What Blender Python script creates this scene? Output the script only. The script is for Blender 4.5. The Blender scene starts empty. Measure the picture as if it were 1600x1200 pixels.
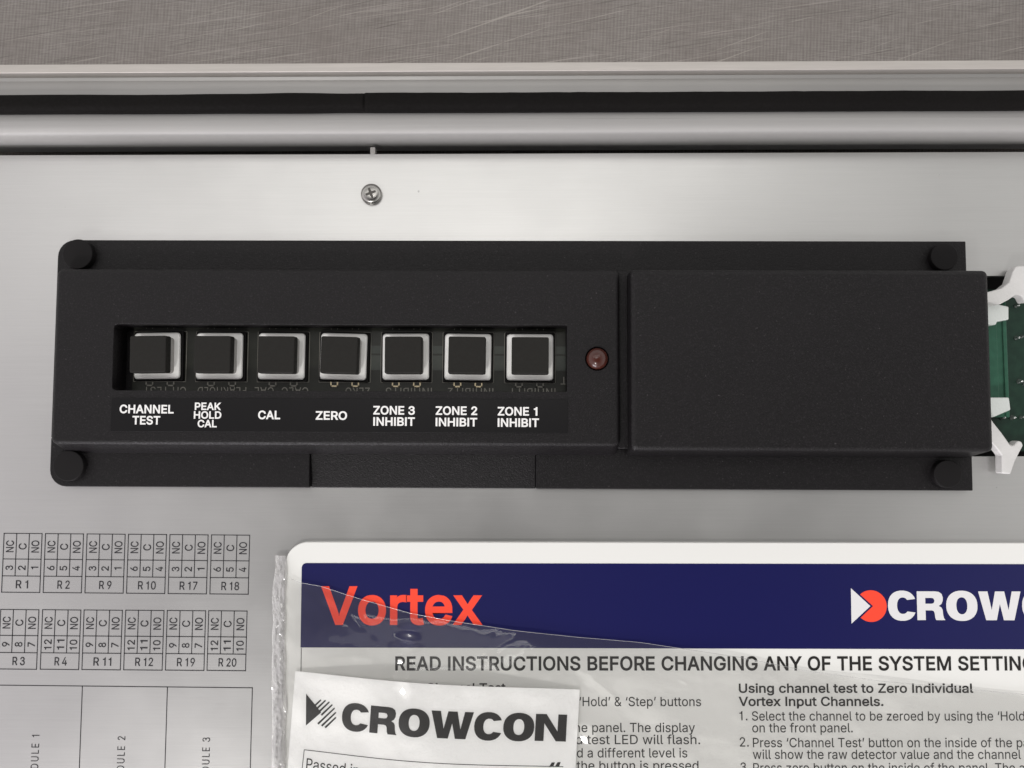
import bpy, bmesh, math, random
from mathutils import Vector, Matrix, noise

# ------------------------------------------------------------------ camera, light, exposure
scene = bpy.context.scene
col = scene.collection
S = 0.001                                  # the script thinks in millimetres
F, D = 1248.0, 200.0                       # focal length in pixels of a 1600 px wide frame, height over the plate
PITCH, YAW = math.radians(3.3), math.radians(0.55)
cam_d = bpy.data.cameras.new('camera'); cam = bpy.data.objects.new('camera', cam_d); col.objects.link(cam)
cam_d.sensor_width = 36; cam_d.lens = 36 * F / 1600; cam_d.clip_start = 0.005; cam_d.clip_end = 20
cam.location = (0, 0, D * S); cam.rotation_euler = (PITCH, YAW, 0)
scene.camera = cam

world = bpy.data.worlds.new('World'); scene.world = world; world.use_nodes = True
wn, wl = world.node_tree.nodes, world.node_tree.links
bg = wn['Background']
tc = wn.new('ShaderNodeTexCoord')
def wdot(v):
    n = wn.new('ShaderNodeVectorMath'); n.operation = 'DOT_PRODUCT'
    wl.new(tc.outputs['Generated'], n.inputs[0]); n.inputs[1].default_value = Vector(v).normalized(); return n.outputs['Value']
def wramp(sock, a, b, lo, hi):
    n = wn.new('ShaderNodeMapRange'); n.interpolation_type = 'SMOOTHSTEP'
    wl.new(sock, n.inputs[0]); n.inputs[1].default_value = a; n.inputs[2].default_value = b
    n.inputs[3].default_value = lo; n.inputs[4].default_value = hi; return n.outputs[0]
def wmul(a, b):
    n = wn.new('ShaderNodeMath'); n.operation = 'MULTIPLY'; wl.new(a, n.inputs[0]); wl.new(b, n.inputs[1]); return n.outputs[0]
# pale room, low ring brightened; overhead dim patch stands in for phone and photographer
dim = wramp(wdot((0.02, -0.16, 1)), math.cos(math.radians(31)), math.cos(math.radians(14)), 1.0, 0.0)
front = wramp(wdot((0.25, -1, 0.75)), 0.80, 0.99, 1.0, 0.5)
fac = wmul(wmul(dim, front), wramp(wdot((0, 0, 1)), math.cos(math.radians(52)), math.cos(math.radians(34)), 2.0, 1.0))
wc = wn.new('ShaderNodeVectorMath'); wc.operation = 'SCALE'; wc.inputs[0].default_value = (0.60, 0.583, 0.562)
wm = wn.new('ShaderNodeMix'); wm.data_type = 'RGBA'
wl.new(wramp(wdot((-0.8, -0.25, 1)), 0.80, 0.99, 0.0, 1.0), wm.inputs[0])
wm.inputs[6].default_value = (0.560, 0.553, 0.540, 1); wm.inputs[7].default_value = (0.566, 0.538, 0.560, 1)
wl.new(wm.outputs[2], wc.inputs[0])
wl.new(fac, wc.inputs['Scale'])
wl.new(wc.outputs[0], bg.inputs['Color']); bg.inputs['Strength'].default_value = 1.0

def lamp(name, loc, target, size, size_y, power, color):
    d = bpy.data.lights.new(name, 'AREA'); d.shape = 'RECTANGLE'; d.size = size; d.size_y = size_y
    d.energy = power; d.color = color
    o = bpy.data.objects.new(name, d); col.objects.link(o); o.location = loc
    o.rotation_euler = (Vector(target) - Vector(loc)).to_track_quat('-Z', 'Y').to_euler()
    return o
lamp('ceiling_lamp', (-0.15, 0.62, 1.5), (0, 0, 0), 1.7, 0.5, 3.0, (1, 0.985, 0.955))
lamp('added_edge_lamp', (-0.45, -1.30, 0.34), (0, 0, 0), 0.7, 0.4, 11.0, (0.97, 0.93, 1))  # low lamp added to brighten the housing's front edges; no window known
lamp('tube_lamp', (-0.08, 0.30, 1.9), (0, 0, 0), 0.8, 0.2, 2.6, (1, 0.98, 0.95))

SPOT = Vector((-0.42, -1.22, 1.30))
lamp('spot_lamp', SPOT, (0, 0, 0), 0.20, 0.20, 11.0, (1, 0.98, 0.95))

vs = scene.view_settings
vs.view_transform = 'Standard'; vs.look = 'None'; vs.exposure = 0.0; vs.gamma = 1.0; vs.use_curve_mapping = False

# ------------------------------------------------------------------ helpers
RC = cam.rotation_euler.to_matrix()
def P(px, py, z=0.0):
    """the point (mm) at height z that stands at a given place of the 1600 x 1200 photograph"""
    d = RC @ Vector(((px - 800) / F, -(py - 600) / F, -1.0))
    t = (z - D) / d.z
    return Vector((d.x * t, d.y * t, z))

def tag(o, label=None, cat=None, group=None, kind=None):
    if label: o['label'] = label
    if cat: o['category'] = cat
    if group: o['group'] = group
    if kind: o['kind'] = kind
    return o
def empty(name, loc_mm, rot=0.0):
    o = bpy.data.objects.new(name, None); col.objects.link(o)
    o.location = Vector(loc_mm) * S; o.rotation_euler = (0, 0, rot); o.empty_display_size = 0.01
    return o
def link_mesh(name, me, mat, parent=None, smooth=False):
    o = bpy.data.objects.new(name, me); col.objects.link(o)
    if mat: me.materials.clear(); me.materials.append(mat)
    if smooth:
        for p in me.polygons: p.use_smooth = True
    if parent: o.parent = parent
    return o
def from_bm(name, bm, mat, parent=None, origin=(0, 0, 0), smooth=False, bevel=0, seg=3, weld=False):
    bmesh.ops.recalc_face_normals(bm, faces=bm.faces)
    me = bpy.data.meshes.new(name)
    for v in bm.verts: v.co = (v.co - Vector(origin)) * S
    bm.to_mesh(me); bm.free()
    o = link_mesh(name, me, mat, parent, smooth)
    if parent is None: o.location = Vector(origin) * S
    if bevel:
        m = o.modifiers.new('bevel', 'BEVEL'); m.width = bevel * S; m.segments = seg; m.limit_method = 'ANGLE'; m.angle_limit = math.radians(38)
        for p in me.polygons: p.use_smooth = True
        w = o.modifiers.new('normals', 'WEIGHTED_NORMAL'); w.keep_sharp = True
    return o
def add_prism(bm, poly, z0, z1):
    """a closed prism over a polygon of (x, y) in mm"""
    a = [bm.verts.new((x, y, z0)) for x, y in poly]; b = [bm.verts.new((x, y, z1)) for x, y in poly]
    n = len(poly)
    bm.faces.new(list(reversed(a))); bm.faces.new(b)
    for i in range(n): bm.faces.new((a[i], a[(i + 1) % n], b[(i + 1) % n], b[i]))
def add_loft(bm, rings, cap0=True, cap1=True):
    rows = [[bm.verts.new(p) for p in r] for r in rings]
    n = len(rows[0])
    for a, b in zip(rows, rows[1:]):
        for i in range(n): bm.faces.new((a[i], a[(i + 1) % n], b[(i + 1) % n], b[i]))
    if cap0: bm.faces.new(list(reversed(rows[0])))
    if cap1: bm.faces.new(rows[-1])
def rrect(x0, y0, x1, y1, r=0, n=6):
    """rounded rectangle; r one radius or four (bl, br, tr, tl)"""
    rs = r if isinstance(r, (tuple, list)) else (r,) * 4
    out = []
    for (cx, cy, sx, sy, a0), q in zip(((x0, y0, 1, 1, 180), (x1, y0, -1, 1, 270), (x1, y1, -1, -1, 0), (x0, y1, 1, -1, 90)), rs):
        if q <= 0: out.append((cx, cy)); continue
        for k in range(n + 1):
            a = math.radians(a0 + 90 * k / n)
            out.append((cx + sx * q + q * math.cos(a), cy + sy * q + q * math.sin(a)))
    return out
def add_box(bm, x0, y0, z0, x1, y1, z1): add_prism(bm, [(x0, y0), (x1, y0), (x1, y1), (x0, y1)], z0, z1)
def add_lathe(bm, c, prof, n=40):
    add_loft(bm, [[(c[0] + r * math.cos(2 * math.pi * k / n), c[1] + r * math.sin(2 * math.pi * k / n), z) for k in range(n)] for r, z in prof])
def add_line(bm, a, b, w, z):
    a, b = Vector(a[:2]), Vector(b[:2]); d = (b - a).normalized(); n = Vector((-d.y, d.x)) * w / 2; e = d * w / 2
    bm.faces.new([bm.verts.new((q.x, q.y, z)) for q in (a - n - e, b - n + e, b + n + e, a + n - e)])

# ------------------------------------------------------------------ materials
def M(name, base, rough=0.5, metal=0.0, spec=0.5, coat=0.0, coat_rough=0.1, aniso=0.0):
    m = bpy.data.materials.new(name); m.use_nodes = True
    b = m.node_tree.nodes['Principled BSDF']
    b.inputs['Base Color'].default_value = (*base, 1); b.inputs['Roughness'].default_value = rough
    b.inputs['Metallic'].default_value = metal; b.inputs['Specular IOR Level'].default_value = spec
    b.inputs['Coat Weight'].default_value = coat; b.inputs['Coat Roughness'].default_value = coat_rough
    b.inputs['Anisotropic'].default_value = aniso
    return m
class N:
    def __init__(s, m): s.m = m; s.t = m.node_tree; s.b = s.t.nodes['Principled BSDF']
    def new(s, k, **kw):
        n = s.t.nodes.new(k)
        for a, v in kw.items(): setattr(n, a, v)
        return n
    def link(s, a, b): s.t.links.new(a, b)
    def coord(s, scale=(1, 1, 1), rot=0.0):
        c = s.new('ShaderNodeTexCoord'); mp = s.new('ShaderNodeMapping')
        mp.inputs['Scale'].default_value = scale; src = c.outputs['Object']
        if rot:
            r = s.new('ShaderNodeMapping'); r.inputs['Rotation'].default_value = (0, 0, -rot); s.link(src, r.inputs[0]); src = r.outputs[0]
        s.link(src, mp.inputs[0]); return mp.outputs[0]
    def noise(s, vec, scale, detail=3, rough=0.5):
        n = s.new('ShaderNodeTexNoise'); s.link(vec, n.inputs['Vector'])
        n.inputs['Scale'].default_value = scale; n.inputs['Detail'].default_value = detail; n.inputs['Roughness'].default_value = rough
        return n.outputs['Fac']
    def range(s, sock, a, b, lo, hi):
        n = s.new('ShaderNodeMapRange'); s.link(sock, n.inputs[0])
        for i, v in enumerate((a, b, lo, hi)): n.inputs[i + 1].default_value = v
        return n.outputs[0]
    def math(s, op, a, b):
        n = s.new('ShaderNodeMath', operation=op)
        for i, v in enumerate((a, b)):
            if isinstance(v, (int, float)): n.inputs[i].default_value = v
            else: s.link(v, n.inputs[i])
        return n.outputs[0]
    def mix(s, fac, c0, c1):
        n = s.new('ShaderNodeMix', data_type='RGBA'); s.link(fac, n.inputs[0])
        for i, c in ((6, c0), (7, c1)):
            if isinstance(c, tuple): n.inputs[i].default_value = (*c, 1)
            else: s.link(c, n.inputs[i])
        return n.outputs[2]
    def bump(s, h, strength, dist):
        n = s.new('ShaderNodeBump'); s.link(h, n.inputs['Height']); n.inputs['Strength'].default_value = strength; n.inputs['Distance'].default_value = dist
        s.link(n.outputs[0], s.b.inputs['Normal']); return n

# grained black plastic of the module
def grained(name, base, rough, spec=0.5, amt=0.85, speck=1.0):
    m = M(name, base, rough, spec=spec); n = N(m); v = n.coord()
    g = n.noise(v, 3000, 2); g2 = n.noise(v, 1500, 3); dust = n.noise(v, 1700, 2); sp = n.noise(v, 2600, 1)
    h = n.math('ADD', n.math('MULTIPLY', g, 0.7), n.math('MULTIPLY', g2, 0.3))
    n.bump(h, amt, 0.00012)
    big = n.noise(v, 28, 4)
    c = n.mix(n.range(big, 0.3, 0.7, 0, 1), tuple(x * 0.9 for x in base), tuple(x * 1.12 for x in base))
    c = n.mix(n.range(sp, 0.52, 0.72, 0, speck), c, tuple(x * 2.0 + 0.0035 for x in base))
    c = n.mix(n.range(dust, 0.70, 0.80, 0, 0.4 * speck), c, (0.12, 0.11, 0.115))
    n.link(c, n.b.inputs['Base Color'])
    n.link(n.range(g2, 0.3, 0.7, rough - 0.06, rough + 0.08), n.b.inputs['Roughness'])
    return m
black_plastic = grained('grained_black_plastic', (0.0044, 0.0035, 0.0042), 0.45, 0.25)
smooth_black = M('smooth_black_plastic', (0.0065, 0.0056, 0.0060), 0.65, spec=0.18)
cap_black = grained('black_key_plastic', (0.0085, 0.0076, 0.0062), 0.6, 0.25, 0.2, 0.08)
strip_black = M('glossy_black_film', (0.0045, 0.0040, 0.0046), 0.36, spec=0.22)
rubber = grained('black_rubber', (0.0048, 0.0041, 0.0039), 0.75, 0.10, 0.4, 0.12)

# brushed aluminium sheet: streaks run across the panel, some satin haze
def brushed(name, base, rough, streak=0.06, aniso=0.35, axis=(30, 2600, 60), bmp=0.06, metal=0.8):
    m = M(name, base, rough, metal=metal, aniso=aniso); n = N(m)
    v = n.coord(axis); st = n.noise(v, 1.0, 3, 0.6)
    fine = n.noise(n.coord((180, 5200, 200)), 1.0, 2, 0.6)
    blot = n.noise(n.coord((1, 1, 1)), 26, 4, 0.6)
    s2 = n.math('ADD', n.math('MULTIPLY', st, 0.6), n.math('MULTIPLY', fine, 0.4))
    c = n.mix(n.range(s2, 0.25, 0.75, 0, 1), tuple(x * (1 - streak) for x in base), tuple(min(1, x * (1 + streak)) for x in base))
    c = n.mix(n.range(blot, 0.35, 0.75, 0, 0.25), c, tuple(x * 0.90 for x in base))
    spk = n.noise(n.coord(), 520, 1)
    c = n.mix(n.range(spk, 0.835, 0.855, 0, 0.5), c, tuple(x * 0.35 for x in base))
    n.link(c, n.b.inputs['Base Color'])
    n.link(n.range(blot, 0.3, 0.7, rough - 0.03, rough + 0.04), n.b.inputs['Roughness'])
    n.bump(s2, bmp, 0.0002)
    tg = n.new('ShaderNodeTangent', direction_type='RADIAL', axis='Z')
    return m
plate_metal = brushed('brushed_aluminium_sheet', (0.555, 0.550, 0.542), 0.30, streak=0.045, bmp=0.04)
rim_metal = brushed('extruded_aluminium', (0.37, 0.362, 0.354), 0.50, metal=0.55, streak=0.05, axis=(8, 1500, 1500))
wall_metal = brushed('etched_aluminium', (0.36, 0.352, 0.345), 0.62, metal=0.35, streak=0.05, axis=(8, 1500, 1500))
lip_metal = brushed('sawn_aluminium_edge', (0.47, 0.44, 0.415), 0.55, metal=0.6, streak=0.09, axis=(60, 900, 900))
screw_metal = brushed('zinc_plated_steel', (0.38, 0.37, 0.355), 0.25, metal=1.0, streak=0.15, axis=(900, 900, 900))
screw_dark = M('recess_shade', (0.075, 0.07, 0.066), 0.35, metal=0.8)  # recess shade put into the colour of dark slabs on the head

ink = M('grey_black_ink', (0.017, 0.016, 0.020), 0.65, spec=0.3)
print_black = M('black_print', (0.012, 0.011, 0.010), 0.55, spec=0.3)
white_ink = M('white_ink', (0.78, 0.77, 0.76), 0.5)
silk = M('silkscreen_ink', (0.22, 0.21, 0.185), 0.6)
gold = M('tinned_pad', (0.50, 0.42, 0.28), 0.35, metal=0.6)
red_ink = M('red_print', (0.86, 0.055, 0.022), 0.42, coat=0.3, coat_rough=0.15)
off_white = M('satin_white_board', (0.74, 0.735, 0.712), 0.42, coat=0.30, coat_rough=0.16)
navy = M('navy_print', (0.0026, 0.0032, 0.066), 0.40, spec=0.3, coat=0.24, coat_rough=0.14)
logo_white = M('white_print', (0.70, 0.69, 0.70), 0.42, coat=0.3, coat_rough=0.15)
def worn_white(name, base, rough, dark=0.75):
    m = M(name, base, rough); n = N(m); v = n.coord()
    c = n.mix(n.range(n.noise(v, 260, 4, 0.6), 0.35, 0.7, 0, 1), base, tuple(x * dark for x in base))
    n.link(c, n.b.inputs['Base Color']); n.bump(n.noise(v, 1500, 3), 0.25, 0.0003); return m
key_white = worn_white('off_white_key_base', (0.93, 0.92, 0.90), 0.5, 0.94)
key_grey = worn_white('grey_key_stem', (0.40, 0.385, 0.37), 0.45, 0.8)
latch_grey = worn_white('pale_grey_nylon', (0.62, 0.61, 0.60), 0.42, 0.93)
block_white = worn_white('white_nylon', (0.66, 0.69, 0.67), 0.4, 0.95)
card_white = worn_white('white_card', (0.92, 0.915, 0.905), 0.6, 0.98)
led_red = M('unlit_red_lens', (0.050, 0.0125, 0.0085), 0.25, spec=0.35, coat=0.25, coat_rough=0.08)
solder = M('solder', (0.62, 0.63, 0.62), 0.2, metal=0.9)

def board_mat(name, a, b, rough):
    m = M(name, a, rough, spec=0.3, coat=0.12, coat_rough=0.2); n = N(m); v = n.coord()
    c = n.mix(n.range(n.noise(v, 420, 3), 0.4, 0.65, 0, 1), a, b); n.link(c, n.b.inputs['Base Color']); return m
pcb_dark = board_mat('dark_circuit_board', (0.012, 0.0125, 0.009), (0.016, 0.017, 0.012), 0.5)
pcb_track = board_mat('covered_copper', (0.030, 0.036, 0.030), (0.038, 0.044, 0.036), 0.4)
pcb_green = board_mat('green_circuit_board', (0.006, 0.026, 0.016), (0.010, 0.036, 0.022), 0.3)
pcb_light = board_mat('light_green_board', (0.020, 0.085, 0.052), (0.026, 0.105, 0.064), 0.35)

# scuffed, cloth-textured bench top
bench_m = M('linen_scuffed_bench', (0.30, 0.27, 0.245), 0.40, metal=0.55); n = N(bench_m)
def wave(rot, pitch, dist):
    q = n.new('ShaderNodeTexWave', wave_type='BANDS', bands_direction='X', wave_profile='SIN')
    n.link(n.coord((1, 1, 1), rot), q.inputs['Vector']); q.inputs['Scale'].default_value = 0.314 / pitch
    q.inputs['Distortion'].default_value = dist; q.inputs['Detail'].default_value = 2; q.inputs['Detail Scale'].default_value = 260; return q.outputs['Fac']
wv1 = n.noise(n.coord((1300, 170, 1), math.radians(-3)), 1.0, 3, 0.65)
wv2 = n.noise(n.coord((150, 1500, 1), math.radians(-3)), 1.0, 3, 0.65)
wa, wb = wave(math.radians(-3), 0.0010, 2.2), wave(math.radians(86), 0.0008, 2.6)
w = n.math('ADD', n.math('MULTIPLY', wv1, 0.40), n.math('MULTIPLY', wv2, 0.40))
w = n.math('ADD', w, n.math('ADD', n.math('MULTIPLY', wa, 0.13), n.math('MULTIPLY', wb, 0.07)))
blot = n.noise(n.coord(), 22, 4, 0.6)
scr = n.noise(n.coord((26, 1500, 1), math.radians(13)), 1.0, 2, 0.5)
scr2 = n.noise(n.coord((16, 1100, 1), math.radians(20)), 1.0, 2, 0.5)
c = n.mix(n.range(w, 0.36, 0.64, 0, 1), (0.185, 0.165, 0.155), (0.295, 0.272, 0.257))
c = n.mix(n.range(blot, 0.35, 0.7, 0, 0.5), c, (0.175, 0.148, 0.136))
c = n.mix(n.range(scr, 0.665, 0.73, 0, 0.6), c, (0.42, 0.39, 0.36))
c = n.mix(n.range(scr2, 0.69, 0.74, 0, 0.6), c, (0.40, 0.37, 0.34))
c = n.mix(n.range(scr, 0.33, 0.28, 0, 0.5), c, (0.06, 0.05, 0.045))
for ang, fr, lo in ((8, 1900, 0.62), (10, 2600, 0.63), (6, 1300, 0.66)):
    sc_ = n.noise(n.coord((22, fr, 1), math.radians(ang)), 1.0, 2, 0.5)
    c = n.mix(n.range(sc_, lo, lo + 0.09, 0, 0.45), c, (0.42, 0.385, 0.36))
    c = n.mix(n.range(sc_, 1 - lo, 0.91 - lo, 0, 0.40), c, (0.10, 0.088, 0.08))
n.link(c, n.b.inputs['Base Color']); n.bump(w, 0.35, 0.0003)

# clear plastic film: mostly see-through, a faint milky veil and a glossy skin
def film_mat(name, veil, rough, shine):
    m = bpy.data.materials.new(name); m.use_nodes = True; t = m.node_tree
    t.nodes.remove(t.nodes['Principled BSDF']); out = t.nodes['Material Output']
    tr = t.nodes.new('ShaderNodeBsdfTransparent'); tr.inputs[0].default_value = (1, 1, 0.995, 1)
    df = t.nodes.new('ShaderNodeBsdfDiffuse'); df.inputs[0].default_value = (0.80, 0.78, 0.78, 1)
    gl = t.nodes.new('ShaderNodeBsdfGlossy'); gl.inputs['Roughness'].default_value = rough; gl.inputs[0].default_value = (1, 1, 1, 1)
    fr = t.nodes.new('ShaderNodeFresnel'); fr.inputs[0].default_value = 1.5
    mp = t.nodes.new('ShaderNodeMath'); mp.operation = 'MULTIPLY'; mp.inputs[1].default_value = shine
    t.links.new(fr.outputs[0], mp.inputs[0])
    m1 = t.nodes.new('ShaderNodeMixShader'); m1.inputs[0].default_value = veil
    t.links.new(tr.outputs[0], m1.inputs[1]); t.links.new(df.outputs[0], m1.inputs[2])
    g2 = t.nodes.new('ShaderNodeBsdfGlossy'); g2.inputs['Roughness'].default_value = 0.34; g2.inputs[0].default_value = (1, 1, 1, 1)
    mg = t.nodes.new('ShaderNodeMixShader'); mg.inputs[0].default_value = 0.25
    t.links.new(gl.outputs[0], mg.inputs[1]); t.links.new(g2.outputs[0], mg.inputs[2])
    m2 = t.nodes.new('ShaderNodeMixShader'); t.links.new(mp.outputs[0], m2.inputs[0])
    t.links.new(m1.outputs[0], m2.inputs[1]); t.links.new(mg.outputs[0], m2.inputs[2])
    t.links.new(m2.outputs[0], out.inputs[0])
    return m
film = film_mat('clear_film', 0.028, 0.065, 0.62)
film_seam = film_mat('welded_film', 0.30, 0.13, 3.0)

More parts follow.
